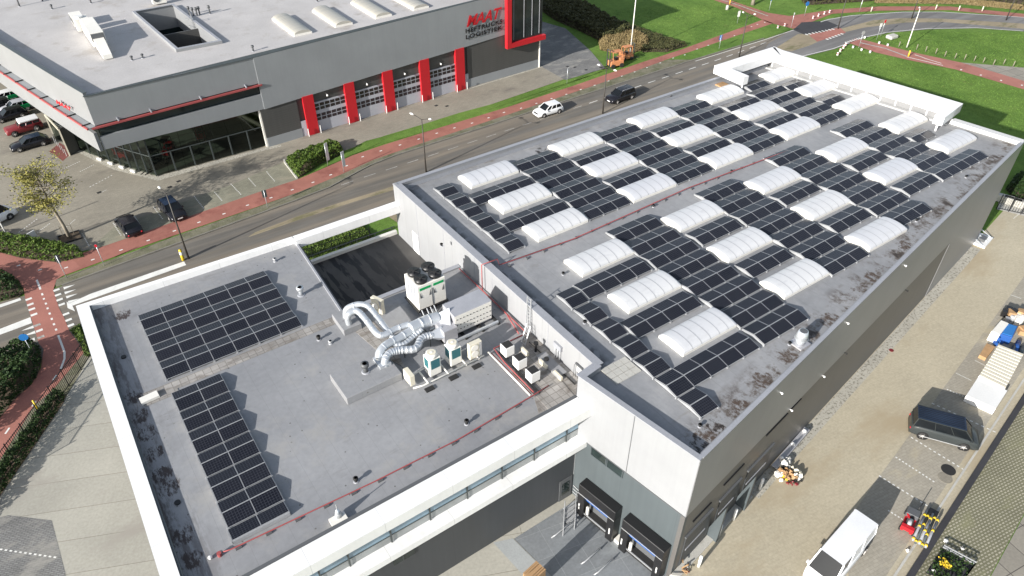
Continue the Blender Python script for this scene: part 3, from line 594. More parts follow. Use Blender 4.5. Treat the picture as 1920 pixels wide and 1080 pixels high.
# overhanging white frame that wraps the far corner
fr = MB().prism([(34.9,2.4),(45.0,2.4),(44.8,.75),(34.9,.75)], 11.95, 12.85).build('canopy_beam', 'white', hall)
MB().prism([(34.9,.75),(35.75,.75),(35.75,-1.75),(34.9,-1.75)], 11.95, 12.846).build('canopy_beam', 'white', hall)
fd = Vector((F[0]-Nn[0],F[1]-Nn[1])).normalized(); fo = Vector((-fd.y, fd.x))
if fo.x < 0: fo = -fo
def fp(s, o): return (Nn[0]+fd.x*s+fo.x*o, Nn[1]+fd.y*s+fo.y*o)
MB().prism([(45.0,2.4), (43.15,.75), fp(2.0,-.46), fp(21.1,-.46), fp(21.1,1.4), fp(-.3,1.4)], 11.945, 12.852).build('canopy_beam', 'white', hall)
MB().prism([fp(21.1,1.4), fp(20.2,.05), fp(20.2,-3.2), fp(21.1,-3.2)], 11.95, 12.848).build('canopy_beam', 'white', hall)
cap('wall_capping', F, fp(21.2,0), .8, ZP+.008, 'palewhite')
MB().prism([fp(.4,-.37),fp(21,-.37),fp(21,-.31),fp(.4,-.31)], HZ, 11.944).build('infill_boards', 'boards2', hall)
MB().prism([fp(.4,-1.0),fp(21,-1.0),fp(21,-.44),fp(.4,-.44)], HZ-.02, 11.36).build('upstand', 'boards', hall)
for s in [1.0+i*1.6 for i in range(13)]:
    MB().prism([fp(s,-.44),fp(s+.12,-.44),fp(s+.12,-.372),fp(s,-.372)], HZ, 11.94).build('beam_post', 'white', hall)
for x in [35.6+i*1.55 for i in range(6)]:
    MB().box(x, x+.18, 1.55, 1.75, ZP-.1, 11.96).build('beam_post', 'white', hall)
g_ = MB()
for x in [35.9+i*.31 for i in range(25)]: g_.box(x, x+.05, 1.62, 1.66, ZP-.1, 11.95)
g_.build('grille', 'capdark', hall)
MB().cyl(35.4,-1.4, HZ, 11.96, .09, n=10).build('support_post', 'white', hall)
MB().cyl(*fp(20.65,-2.9), HZ, 11.96, .10, n=10).build('support_post', 'white', hall)
# ---- dock shelters
for i, (s0, s1, lab) in enumerate(((1.42,4.58,'black dock shelter next to the steel stair, nearer the low wing'), (5.19,8.49,'black dock shelter closest to the outer corner of the hall'))):
    t = thing('dock_shelter', lab, 'dock shelter', (*dk((s0+s1)/2,0)[:2],-.5), 0, 'dock shelters on the grey wall')
    D_ = .78
    def dprism(m, a, b, o0, o1, z0, z1): return m.prism([dk(a,o0)[:2], dk(b,o0)[:2], dk(b,o1)[:2], dk(a,o1)[:2]], z0, z1)
    dprism(MB(), s0, s1, .02, D_, 2.05, 2.95).build('hood', 'black', t, bevel=.03)
    dprism(MB(), s0, s0+.55, .02, D_, -.42, 2.05).build('side_curtain', 'black', t)
    dprism(MB(), s1-.55, s1, .02, D_, -.42, 2.05).build('side_curtain', 'black', t)
    dprism(MB(), s0+.55, s1-.55, .01, .05, -.1, 2.05).build('dock_door', 'capdark', t)
    dprism(MB(), s0+.55, s1-.55, .06, .5, 1.35, 1.62).build('door_header', 'blue', t)
    dprism(MB(), s0+.75, s1-.75, .05, .1, .95, 1.35).build('door_glazing', 'windowblue', t)
    lv = dprism(MB(), s0+.5, s1-.5, .02, .55, -.42, -.02).build('leveller', 'rubber', t)
    dprism(MB(), s0+.5, s1-.5, .55, .62, -.10, -.02).build('edge_plate', 'alu', t)
    dprism(MB(), s0+.01, s1-.01, D_, D_+.02, 2.0, 2.06).build('trim', 'alu', t)
    for a in (s0+.15, s1-.3):
        dprism(MB(), a, a+.09, D_, D_+.03, .35, .95).build('guide_mark', 'lamphead', t)
    dprism(MB(), s0+.7, s0+.9, .5, .62, .1, .9).build('restraint', 'offwhite', t)
for s in (4.9,):
    tag(MB().prism([dk(s-.25,.02)[:2], dk(s+.25,.02)[:2], dk(s+.25,.55)[:2], dk(s-.25,.55)[:2]], -.5, -.15).build('bumper_block', 'offwhite', None), 'white block on the ground between the two black dock shelters', 'bumper block')
for a, b in ((1.6,2.85),(2.95,4.2)):
    w_ = MB().prism([dk(a,.0)[:2], dk(b,.0)[:2], dk(b,.04)[:2], dk(a,.04)[:2]], 5.62, 6.26).build('window', 'glass', hall)
    m_ = MB(); m_.bar(dk(a,.05,5.6), dk(b,.05,5.6), .06); m_.bar(dk(a,.05,5.6), dk(a,.05,6.28), .06); m_.bar(dk(b,.05,5.6), dk(b,.05,6.28), .06); m_.build('window_frame', 'slate', w_)
for i, ((a, b), lab) in enumerate(zip((((-.1,0),(2.1,0)), ((-.0,0),(2.2,0)), ((-.0,0),(2.2,0))), ('steel wheel guide on the dock paving nearest the stair','middle steel wheel guide on the dock paving','steel wheel guide on the dock paving farthest from the stair'))):
    c = ((-9.86,-27.61), (-9.45,-30.24), (-9.25,-31.30))[i]
    p0 = Vector((c[0],c[1],-.1)); p1 = p0+EU*1.5
    zz = lambda p: -.5+.5*max(0, min(1, (-6.9-p.x)/5.2))
    tag(MB().tube([(p0.x-.25*EU.x,p0.y+.12,zz(p0)),(p0.x,p0.y,zz(p0)+.28),(p1.x,p1.y,zz(p1)+.28),(p1.x+.15,p1.y,zz(p1))], .05, 8).build('wheel_guide', 'alu', None, True), lab, 'wheel guide', 'wheel guides in front of the docks')
# steel stair at the corner
t = thing('steel_stair', 'galvanised steel stair with handrails at the corner door of the dark wall', 'stair', (-7.4,-26.4,-.4))
MB().box(-8.1,-6.85,-26.35,-25.66,-.06,0).build('landing', 'galv', t)
for i in range(5):
    MB().box(-8.1-.22*i, -7.0-.22*i, -26.64-.27*i, -26.38-.27*i, -.12-.075*i, -.07-.075*i).build('tread', 'alu', t)
for k in (0, 1):
    m_ = MB(); o = k*1.0
    a = Vector((-8.1+o,-26.35,0)); b = Vector((-9.35+o,-27.8,-.42))
    for h in (.5, 1.0): m_.tube([a+Vector((0,0,h)), b+Vector((0,0,h+.05))], .035, 6)
    for q in (0,.5,1): p = a.lerp(b,q); m_.tube([p, p+Vector((0,0,1.0))], .03, 6)
    m_.bar(a, b, .05, .2); m_.build('handrail', 'alu', t)
m_ = MB()
for h in (.35,.7,1.05): m_.tube([(-6.85,-25.7,h),(-6.8,-26.3,h),(-7.1,-26.4,h)], .03, 6)
m_.build('handrail', 'alu', t)
# ---- east side: doors, canopies, lights
def ep(u, v, z): p = E0+EU*u+EV*v; return (p.x,p.y,z)
def eprism(m, u0, u1, v0, v1, z0, z1): return m.prism([e(u0,v0),e(u1,v0),e(u1,v1),e(u0,v1)], z0, z1)
for u0, u1 in ((.8,3.6),(4.6,7.0),(8.0,11.2)):
    dr = eprism(MB(), u0, u1, 0, .05, 0.1, 3.4).build('roller_door', 'darkwall', hall)
    eprism(MB(), u0-.12, u1+.12, 0, .12, 3.4, 3.55).build('door_frame', 'capdark', dr)
    eprism(MB(), u0+.3, u1-.3, .05, .07, 1.6, 1.75).build('door_window', 'doorgrey', dr)
for u0 in (4.05, 7.55):
    MB().prism([e(u0,0),e(u0+.25,0),e(u0+.25,.75),e(u0,.75)], [0,0,0,0], [3.9,3.9,.9,.9]).build('wing_wall', 'slate', hall)
for u0, u1, z in ((1.2,3.2,4.6),(9.2,12.0,6.0),(12.4,13.8,6.1),(4.4,6.8,5.2)):
    eprism(MB(), u0, u1, 0, .08, z, z+.10).build('louvre_strip', 'black', hall)
for (u, z, m) in ((12.2,6.3,'lamphead'),(16.8,6.3,'lamphead'),(20.2,6.3,'rubber'),(31.2,6.1,'rubber'),(9.0,10.4,'lamphead'),(17.6,10.9,'lamphead'),(27.0,10.9,'lamphead')):
    m_ = MB(); m_.bar(ep(u,0,z), ep(u,.14,z), .05); m_.sph(ep(u,.17,z-.02), .085, 6); m_.build('wall_lamp', m, hall)
eprism(MB(), -.02, 9.0, .03, .55, 0, .10).build('plinth', 'concrete', hall)
for i, (c, lab) in enumerate(zip([(-0.77,-33.89),(0.98,-33.65),(4.43,-33.03),(-3.57,-34.74)], ('white bollard beside the hall, second from its outer corner','white bollard beside the hall between two others','white bollard farthest from the corner, near the rubbish heap','white bollard closest to the outer corner of the hall'))):
    t = thing('bollard', lab, 'bollard', (*c,0), 0, 'bollards along the hall')
    MB().cyl(0,0,0,1.15,.11,.11,10).build('post', 'lamphead', t, True, True); MB().sph((0,0,1.15), .11, 6).build('top', 'lamphead', t, True, True)
# long steel loading edge by the wall
t = thing('steel_bench', 'long low galvanised steel rack lying against the hall wall', 'rack', (*(8.80,-32.19),0))
p0 = Vector((*(6.63,-32.46),.25)); p1 = Vector((*(11.65,-31.54),.25))
MB().bar(p0, p1, .45, .12).build('beam', 'galv2', t)
for q in (.05,.35,.65,.95): p = p0.lerp(p1,q); MB().bar(p, (p.x,p.y,0), .1).build('leg', 'galv2', t)
for q in (.2,.55,.9): p = p0.lerp(p1,q); MB().sph((p.x,p.y,.42), .16, 6).build('reel', 'lamphead', t)
# ---------------------------------------------------------------- dome skylights
rowsY = [0, -4.88, -9.72, -15.14, -20.13, -25.27]
def skylight(x, y, row, col):
    t = thing('dome_skylight', 'white barrel skylight, %s, in the %s row from the road' % (('first counted from the front parapet','second counted from the front parapet','third counted from the front parapet','fourth counted from the front parapet','last before the white corner frame')[col], ('first','second','third','fourth','fifth','sixth')[row]), 'skylight', (x,y,HZ), 0, 'barrel skylights on the hall roof')
    L, W, n = 5.0, 2.24, 14
    MB().box(0,L,-W,0,0,.22).build('kerb_frame', 'offwhite', t, local=True)
    def arc(x, r, o=0): return [(x, -W/2+math.cos(math.pi*i/n)*(W/2-.02+o), .22+math.sin(math.pi*i/n)*(r+o)) for i in range(n+1)]
    xs = [0,.14]+[L*i/12 for i in range(1,12)]+[L-.14,L]
    hs = [.24,.33]+[.345]*11+[.33,.24]
    v = []; f = []
    for i, xx in enumerate(xs):
        v += [(xx, p[1], p[2]) for p in arc(xx, hs[i])]
    for i in range(len(xs)-1):
        for k in range(n): f.append((i*(n+1)+k, i*(n+1)+k+1, (i+1)*(n+1)+k+1, (i+1)*(n+1)+k))
    f.append(tuple(range(n+1))); f.append(tuple((len(xs)-1)*(n+1)+k for k in range(n,-1,-1)))
    rb = MB(); rb.add(v, f); rb.cur = 1
    for i in range(1, 6):
        a = arc(L*i/6, .345, .012); b2 = arc(L*i/6+.045, .345, .012)
        for k in range(n): rb.quad(a[k], a[k+1], b2[k+1], b2[k])
    rb.build('dome', ['dome','domerib'], t, False, True)
    return t
def copy_tree(o, par=None, label=None):
    c = o.copy(); COL.objects.link(c)
    if par is not None: c.parent = par
    if label: c['label'] = label
    for ch in [x for x in list(o.children)]: copy_tree(ch, c)
    return c
RW = ('first','second','third','fourth','fifth','sixth'); CW = ('first counted from the front parapet','second counted from the front parapet','third counted from the front parapet','fourth counted from the front parapet','last before the white corner frame')
sk0 = skylight(0, 0, 0, 0)
for r in range(6):
    for c in range(5):
        if (r == 5 and c > 2) or (r == 0 and c == 0): continue
        s_ = copy_tree(sk0, None, 'white barrel skylight, %s, in the %s row from the road' % (CW[c], RW[r])); s_.location = (c*9.96, rowsY[r], HZ)
# ---------------------------------------------------------------- solar panels
PW, PL, TILT = 1.5, .955, R(11.5)
def panel_mesh(name, pw):
    m = MB(); d_ = .035; fw = .024
    m.cur = 0; m.box(-pw/2+.005, pw/2-.005, -PL/2, PL/2, -d_, 0)
    m.cur = 1; m.quad((-pw/2+fw,-PL/2+fw,.003), (pw/2-fw,-PL/2+fw,.003), (pw/2-fw,PL/2-fw,.003), (-pw/2+fw,PL/2-fw,.003))
    me = bpy.data.meshes.new(name); me.from_pydata(m.v, [], m.f); me.materials.append(MT['alu']); me.materials.append(MT['cells'])
    me.polygons.foreach_set('material_index', m.mi); me.update(); return me
PM = {1.5: panel_mesh('panel', 1.5), 1.55: panel_mesh('panel_wide', 1.55)}
def panel_row(x0, yr, n, zr, label, group, pw=1.5, near=True):
    """east-west rack: ridge along x at y=yr, n panels wide"""
    t = thing('solar_panel_rack', label, 'solar panels', (x0, yr, zr), 0, group)
    cy = PL/2*math.cos(TILT); cz = .34-PL/2*math.sin(TILT)
    for i in range(n):
        for sgn in ((-1, 1) if near else (1,)):
            p = bpy.data.objects.new('panel', PM[pw]); COL.objects.link(p); p.parent = t
            p.location = ((i+.5)*pw, sgn*(cy+.012), cz); p.rotation_euler = (-sgn*TILT, 0, 0)
    L = n*pw; m = MB(); yb = PL*math.cos(TILT); zb = .34-PL*math.sin(TILT)
    for xx in (-.03, L+.01):          # slanted side plates
        m.prism([(xx,-yb if near else 0),(xx+.02,-yb if near else 0),(xx+.02,0),(xx,0)], .05, [zb-.04,zb-.04,.30,.30] if near else [.3]*4)
        m.prism([(xx,0),(xx+.02,0),(xx+.02,yb),(xx,yb)], .05, [.30,.30,zb-.04,zb-.04])
    for i in range(n+1):
        m.bar((i*pw,-yb+.02 if near else 0,.07), (i*pw,yb-.02,.07), .05, .04)
        if near: m.box(i*pw-.06, i*pw+.06, -yb-.03, -yb+.08, .0, .09)
    m.bar((-.02,0,.27), (L+.02,0,.27), .04)
    m.build('mounting_frame', 'alu', t, local=True)
    if not near: MB().box(0, L, -.06, -.02, .03, .31).build('back_plate', 'alu', t, local=True)
    return t
def words(i): return ('first','second','third','fourth','fifth','sixth','seventh','eighth')[i]
YW = [-1.5,-3.45,-5.3,-7.2,-9.1,-11.0]; YE = [-14.95,-16.95,-18.88,-20.85,-22.85,-24.85,-26.88,-28.87]
GW = 'solar racks on the road half of the hall roof'; GE = 'solar racks on the yard half of the hall roof'
XG = [5.2,15.1,24.95,34.85]
cn = ('first','second','third','fourth')
for i, y in enumerate([-1.32,-3.27,-5.15,-7.1,-8.98,-10.92]):
    panel_row(-2.72, y, 1, HZ, 'single solar pair in the column by the front parapet, %s from the road' % words(i), GW, 1.5)
for i, y in enumerate([-18.88,-20.9,-22.92,-24.92,-26.92,-28.9,-30.87]):
    panel_row(-2.92, y, 1, HZ, 'single solar pair by the front parapet beyond the red pipe, %s from the pipe' % words(i), GE, 1.5)
for g_i, x in enumerate(XG):
    for i, y in enumerate(YW):
        n, xx = (2, x+1.0) if (g_i == 3 and i == 0) else (3, x)
        panel_row(xx, y-.02*g_i, n, HZ, 'solar rack in the %s block from the front parapet, %s line from the road' % (cn[g_i], words(i)), GW)
    ne = [8,7,7,5][g_i]
    for i in range(ne):
        y = YE[i] + (0 if g_i == 0 else .05 if g_i == 1 else .86)
        if g_i == 1 and i == 0: y = -14.9
        panel_row(x-.06 if g_i else x-.12, y, 3, HZ, 'solar rack in the %s block beyond the red pipe, %s line from the pipe' % (cn[g_i], words(i)), GE)
for c in range(5):
    x = c*9.96+(.2 if c == 0 else .12); n = 3 if c < 4 else 2
    if c == 0: x, n = -1.08, 4
    if c == 4: x = 39.4
    cl = ('first','second','third','fourth','last')[c]
    panel_row(x, -3.97, n, HZ, 'solar rack between first and second rows of skylights, %s skylight column' % cl, GW)
    panel_row(x, -8.70, n, HZ, 'solar rack between second and third rows of skylights, %s skylight column' % cl, GW)
    x2 = x-.2 if c == 0 else x
    panel_row(x2, -18.75, n, HZ, 'solar rack between fourth and fifth rows of skylights, %s skylight column' % cl, GE)
    if c < 4: panel_row(x2, -23.72, n, HZ, 'solar rack beyond the fifth row of skylights, %s skylight column' % cl, GE)
panel_row(34.75, -23.93, 5, HZ, 'longest solar rack, five panels wide, near the far end of the yard side', GE)
panel_row(-1.4, -28.88, 4, HZ, 'solar rack in front of the sixth skylight nearest the front parapet', GE)
# ================================================================ OFFICE WING (low front building)
LZ = 9.4
wing = thing('office_wing', 'low white front wing with plant and two solar fields on its grey roof', 'building', (-20,-12,0))
WW, NW = (-31.3,-26.45), (-31.15,2.2)
RE0, RE1 = (-14.78,1.9), (-15.55,-10.4)
MB().prism([(-31,-25.5),(-6.9,-25.5),(-6.9,-25.3),(-5.46,-25.05),(-5.46,-9.05),(-15.45,-9.05),(-14.8,1.5),(-30.9,1.9)], LZ-.3, LZ).build('roof', 'lowroof', wing)
MB().prism([(-31.1,-25.6),(-6.85,-25.6),(-6.85,-25.35),(-31.1,-25.35)], -.0, 9.2).build('dock_side_wall', 'darkwall', wing)
MB().box(-31.15,-30.9,-25.3,1.9,0,9.2).build('west_wall', 'darkwall', wing)
MB().box(-30.9,-14.9,1.6,1.85,0,9.2).build('road_side_wall', 'darkwall', wing)
MB().prism([(-15.3,-9.05),(-5.46,-9.05),(-5.46,-8.85),(-15.3,-8.85)], 6.0, LZ+.05).build('terrace_wall', 'concrete', wing)
MB().prism([(-14.83,1.9),(-14.63,1.9),(-15.25,-9.0),(-15.45,-9.0)], 6.0, LZ+.08).build('terrace_wall', 'capdark', wing)
MB().prism([(-15.7,-9.0),(-15.2,-9.0),(-15.2,-8.75),(-5.5,-8.75),(-5.5,-9.15),(-15.7,-9.15)], LZ+.0501, LZ+.1).build('roof_edge', 'cap', wing)
MB().prism([(-15.52,-9.1),(-15.38,-9.1),(-14.75,1.6),(-14.9,1.6)], LZ+.0, LZ+.14).build('roof_edge', 'cap', wing)
MB().prism([(-15.3,-8.9),(-5.46,-8.9),(-5.46,2.0),(-14.9,2.0)], 6.0, 6.3).build('terrace', 'wet', wing)
MB().box(-14.7,-5.5,2.0,2.35,5.9,6.62).build('terrace_upstand', 'offwhite', wing)
t = MB()
t.tube([(-14.7,2.4,7.0),(-5.5,2.3,7.0)], .035, 6)
t.build('balustrade_rail', 'capdark', wing)
for x in (-13.4,-11.2,-9.3,-7.5,-5.8): MB().bar((x,2.38,6.3),(x,2.38,7.0),.05).build('balustrade_post', 'capdark', wing)
MB().box(-14.95,-5.46,.95,1.75,9.15,9.9).build('bridge_beam', 'white', wing)
# white parapets
MB().prism([(-31.05,2.25),(-14.9,1.75),(-14.9,1.38),(-30.3,1.75)], 8.2, 9.9).build('road_parapet', 'white', wing)
MB().prism([(-31.1,2.25),(-30.3,1.74),(-30.75,-25.2),(-31.62,-26.62)], 8.6, 9.904).build('west_parapet', 'white', wing)
MB().prism([(-30.30,1.72),(-30.2,1.72),(-30.62,-25.2),(-30.72,-25.2)], LZ, 9.86).build('parapet_dark_strip', 'slate', wing)  # dark strip painting in the shade on the parapet's inner face
MB().prism([(-31.6,-26.62),(-30.7,-25.42),(-6.92,-25.42),(-6.64,-26.62)], 9.1, 9.9).build('front_parapet', 'white', wing)
MB().prism([(-30.7,-25.4),(-6.95,-25.4),(-6.95,-25.2),(-30.7,-25.2)], LZ, 9.93).build('parapet_dark_strip', 'capdark', wing)
MB().prism([(-31.5,-26.47),(-31.1,-25.62),(-6.85,-25.62),(-6.70,-26.47)], 5.95, 6.45).build('lower_fascia', 'white', wing)
wb = MB().box(-31.0,-6.87,-25.66,-25.61,6.45,9.1).build('window_band', 'windowpale', wing)
MB().box(-31.0,-6.87,-25.70,-25.665,7.08,7.16).build('transom', 'frame', wb)
MB().box(-31.0,-6.87,-25.68,-25.662,7.16,9.1).build('upper_pane', 'windowblue', wb)
for (x, y) in [(-24.75,-25.74),(-23.06,-25.79),(-20.47,-25.71),(-17.94,-25.65),(-15.38,-25.65),(-12.86,-25.62),(-10.40,-25.64),(-7.82,-25.56)]: MB().box(x-.05,x+.05,-25.73,-25.705,6.45,9.1).build('mullion', 'frame', wb)
dd = MB().box(-8.05,-6.98,-25.66,-25.61,0,2.25).build('door', 'capdark', wing); MB().box(-7.85,-7.2,-25.68,-25.665,.6,1.9).build('door_glass', 'glass', dd)
w2 = MB().box(-20.6,-19.2,-25.66,-25.61,4.0,5.2).build('window', 'glass', wing); MB().box(-20.0,-19.93,-25.69,-25.665,4.0,5.2).build('mullion', 'frame', w2)
# ---- solar fields on the low roof
GA = 'solar racks of the wide field on the low roof'; GB = 'solar racks of the narrow field on the low roof'
for i in range(4):
    panel_row(-27.68, -1.88-1.955*i, 6, LZ, 'six panel wide rack of the low roof field, %s' % ('farthest back by the road parapet','second from the road parapet','third from the road parapet','nearest the tile path')[i], GA, 1.55)
for i in range(7):
    if i < 6: panel_row(-27.75-.03*i, -11.05-1.97*i, 2, LZ, 'two panel rack in the narrow low roof field, %s from the tile path' % words(i), GB, 1.55)
    else: panel_row(-27.95, -11.05-1.97*i-.0, 2, LZ, 'last half rack of the narrow field, one slope only with a pale back plate', GB, 1.55, False)
MB().prism([(-29.4,-8.95),(-13.0,-8.95),(-13.0,-9.75),(-27.3,-9.75),(-27.3,-10.2),(-29.4,-10.2)], LZ, LZ+.03).build('tile_path', 'tiles', wing)
for P in ([(-15.52,-11.36),(-13.99,-11.04),(-13.88,-13.70),(-14.37,-16.53),(-15.02,-14.72)], [(-5.82,-18.32),(-3.58,-18.15),(-5.22,-23.51),(-6.56,-24.89),(-9.45,-24.79),(-8.80,-23.33),(-8.83,-20.99)]): MB().prism(P, LZ, LZ+.03).build('tile_path', 'tiles', wing)
MB().prism([(-8.75,-23.50),(-6.57,-23.36),(-6.75,-25.23),(-8.78,-25.27)], LZ, LZ+.06).build('tile_path', 'tiles', wing)
# ================================================================ PLANT ON THE LOW ROOF
def rotcopy_fan(m, x, y, z, r):
    m.cyl(x, y, z, z+.28, r*.93, r, 20)
# chiller with four fans
t = thing('chiller', 'large white chiller with four black fans and green stickers on the low roof', 'chiller', (-9.9,-11.6,LZ))
MB().box(-11.02,-8.75,-12.55,-10.65,10.0,12.15).build('casing', 'offwhite', t, bevel=.04)
MB().box(-11.15,-8.65,-12.65,-10.55,9.86,9.99).build('base_rail', 'black', t)
for x in (-10.95,-9.9,-8.85):
    for y in (-12.5,-10.7): MB().bar((x,y,LZ),(x,y,9.87),.08).build('leg', 'galv', t)
for x in (-10.45,-9.3):
    for y in (-12.08,-11.1):
        f = MB().cyl(x,y,12.15,12.42,.44,.5,20).build('fan', 'black', t, True)
        h = MB(); h.cyl(x,y,12.40,12.47,.12,n=10)
        for k in range(6):
            a = math.pi*k/3; h.bar((x,y,12.43),(x+.42*math.cos(a),y+.42*math.sin(a),12.43),.03,.05)
        h.build('fan_guard', 'rubber', f)
for x0, x1 in ((-10.85,-9.98),(-9.75,-8.92)):
    MB().box(x0,x1,-12.575,-12.555,11.72,11.92).build('sticker', 'green', t)
    m = MB(); m.add([(x0+.0,-12.575,11.6),(x0+.16,-12.575,11.05),(x0+.0,-12.575,11.05)],[(0,1,2)]); m.add([(x1-.0,-12.575,11.6),(x1-.16,-12.575,11.05),(x1-.0,-12.575,11.05)],[(0,2,1)]); m.build('sticker', 'capdark', t)
for y in (-12.2,-11.75,-11.3): MB().box(-11.045,-11.025,y,y+.28,10.9,11.9).build('vent_slot', 'cap', t)
MB().box(-9.91,-9.86,-12.58,-12.555,10.1,11.6).build('panel_joint', 'capdark', t)
m = MB()
for x in (-10.9,-10.5,-10.2,-9.9): m.tube([(x,-12.7,10.1),(x,-12.9,9.9),(x,-13.3,9.5)], .04, 6)
m.build('pipe', 'galv', t)
# air handling unit
t = thing('air_handling_unit', 'long silver air handling unit with rows of latches beside the red pipe', 'air handling unit', (-8.6,-15.1,LZ))
MB().box(-10.1,-7.05,-15.95,-14.35,9.75,11.4).build('casing', 'galv2', t, bevel=.02)
MB().box(-11.15,-10.1,-16.3,-15.0,9.75,10.75).build('lower_casing', 'galv2', t)
MB().box(-10.05,-7.1,-15.975,-15.955,9.85,11.35).build('access_panel', 'offwhite', t)
m = MB()
for i in range(11):
    for z in (10.1,10.5,11.0): m.box(-9.95+i*.27,-9.87+i*.27,-16.0,-15.978,z,z+.06)
m.build('latch', 'black', t)
MB().box(-11.2,-6.8,-16.45,-16.3,9.55,9.7).build('base_rail', 'galv', t); MB().box(-11.2,-6.8,-14.5,-14.35,9.55,9.7).build('base_rail', 'galv', t)
for x in (-11.1,-9.6,-8.2,-6.9): MB().box(x,x+.2,-16.5,-14.3,LZ,9.55).build('foot', 'rubber', t)
m = MB(); m.tube([(-10.1,-15.1,10.75),(-10.75,-14.85,10.85)], [.85,.44], 4); m.build('duct_hood', 'galv', t)
m = MB(); m.tube([(-11.15,-15.7,10.25),(-11.8,-15.7,10.4)], [.62,.3], 4); m.build('duct_hood', 'galv', t)
def smooth(P, n=5):
    out = []; P = [Vector(p) for p in P]; Q = [P[0]]+P+[P[-1]]
    for i in range(1, len(Q)-2):
        for k in range(n):
            u = k/n; a, b, c, d_ = Q[i-1], Q[i], Q[i+1], Q[i+2]
            out.append(.5*((2*b)+(c-a)*u+(2*a-5*b+4*c-d_)*u*u+(3*b-a-3*c+d_)*u**3))
    out.append(P[-1]); return out
def duct(name, label, P, r, rib=False, cats='duct'):
    t = thing(name, label, cats, tuple(P[0]))
    Q = smooth(P, 8); S_ = []; rr = []; acc = 0; stp = .15 if rib else .7
    for a, b in zip(Q, Q[1:]):
        S_.append(a); rr.append(r); acc += (b-a).length
        if acc > stp and (b-a).length > .05:
            dd_ = (b-a).normalized(); S_ += [a+dd_*.012, a+dd_*.034]; rr += [r*1.05, r*1.05]; S_.append(a+dd_*.044); rr.append(r); acc = 0
    S_.append(Q[-1]); rr.append(r)
    MB().tube(S_, rr, 14).build('sleeve', 'galv', t, True)
duct('main_air_duct', 'widest silver duct running from the air handling unit to the large roof box', [(-10.7,-14.85,10.85),(-11.5,-14.72,10.85),(-12.9,-14.75,10.85)], .44)
duct('air_duct', 'silver duct bending down into the large roof box, upper one', [(-12.8,-14.85,10.8),(-13.94,-15.0,10.7),(-14.9,-15.1,10.7),(-15.5,-15.3,10.5),(-15.7,-15.5,10.0)], .28)
duct('air_duct', 'ribbed silver duct looping low into the large roof box', [(-11.7,-15.7,10.4),(-12.5,-15.6,10.4),(-13.3,-16.15,10.35),(-14.3,-15.75,10.4),(-15.0,-15.7,10.45),(-15.45,-15.95,10.3),(-15.6,-16.1,9.95)], .26, True)
duct('air_duct', 'silver duct from the small roof box, left of the pair', [(-15.72,-10.85,9.9),(-15.7,-10.9,10.7),(-15.1,-11.0,10.9),(-14.95,-12.0,10.9),(-14.95,-13.9,10.85),(-14.5,-14.25,10.8),(-13.7,-14.2,10.85),(-12.7,-14.35,10.9)], .22)
duct('air_duct', 'silver duct from the small roof box, right of the pair', [(-15.6,-10.05,9.9),(-15.45,-10.2,10.7),(-14.7,-10.5,10.95),(-14.2,-11.1,10.9),(-14.15,-12.6,10.8),(-14.15,-13.7,10.7),(-14.0,-14.6,10.3)], .22)
duct('air_duct', 'short ribbed silver branch on top of the widest duct', [(-12.2,-15.15,10.8),(-12.9,-15.2,10.55),(-13.8,-15.4,10.45),(-14.5,-15.1,10.55)], .17, True)
t = thing('duct_support', 'dark steel frame under the widest silver duct', 'duct support', (-12.3,-14.8,LZ))
m = MB()
for x in (-11.9,-12.9,-13.9):
    for y in (-14.2,-15.6): m.bar((x,y,LZ),(x,y,10.5),.05)
    m.bar((x,-14.2,10.35),(x,-15.6,10.35),.05)
m.bar((-11.9,-14.2,10.35),(-13.9,-14.2,10.35),.05); m.build('frame', 'frame', t)
# roof boxes
t = thing('roof_box', 'large low grey roof box where two silver ducts end', 'roof box', (-17,-16,LZ)); MB().prism([(-18.9,-14.75),(-15.0,-14.75),(-15.0,-17.35),(-18.9,-17.35)], LZ, 10.0).build('box', 'lowroof', t, bevel=.03); MB().box(-16.0,-15.2,-16.3,-15.2,10.0,10.22).build('duct_collar', 'galv', t)
t = thing('roof_box', 'small grey roof box at the terrace corner with a pair of ducts', 'roof box', (-15.7,-10.3,LZ)); MB().prism([(-16.3,-9.2),(-15.0,-9.2),(-14.98,-11.3),(-16.35,-11.3)], LZ, 9.92).build('box', 'lowroof', t, bevel=.03)
# two tall outdoor units with teal coils
def vrf(x, y, lab):
    t = thing('outdoor_unit', lab, 'outdoor unit', (x,y,9.6), 0, 'tall outdoor units with round fans')
    MB().box(0,.85,0,.8,0,1.45).build('casing', 'offwhite', t, local=True, bevel=.03)
    MB().tube([(.42,.4,1.45),(.42,.4,1.72)], [.40,.36], 20).build('fan_shroud', 'offwhite', t, True, True)
    MB().cyl(.42,.4,1.715,1.735,.30,n=18).build('fan', 'cream', t, False, True); 
    MB().cyl(.42,.4,1.73,1.76,.09,n=10).build('hub', 'offwhite', t, False, True)
    MB().box(.12,.76,-.015,-.002,.62,1.38).build('coil', 'teal', t, local=True)
    MB().box(-.015,-.002,.12,.66,.62,1.38).build('coil', 'teal', t, local=True)
vrf(-13.5,-18.4,'tall outdoor unit with round fan, left of the two with teal coils'); vrf(-11.9,-18.35,'tall outdoor unit with round fan, right of the two with teal coils')
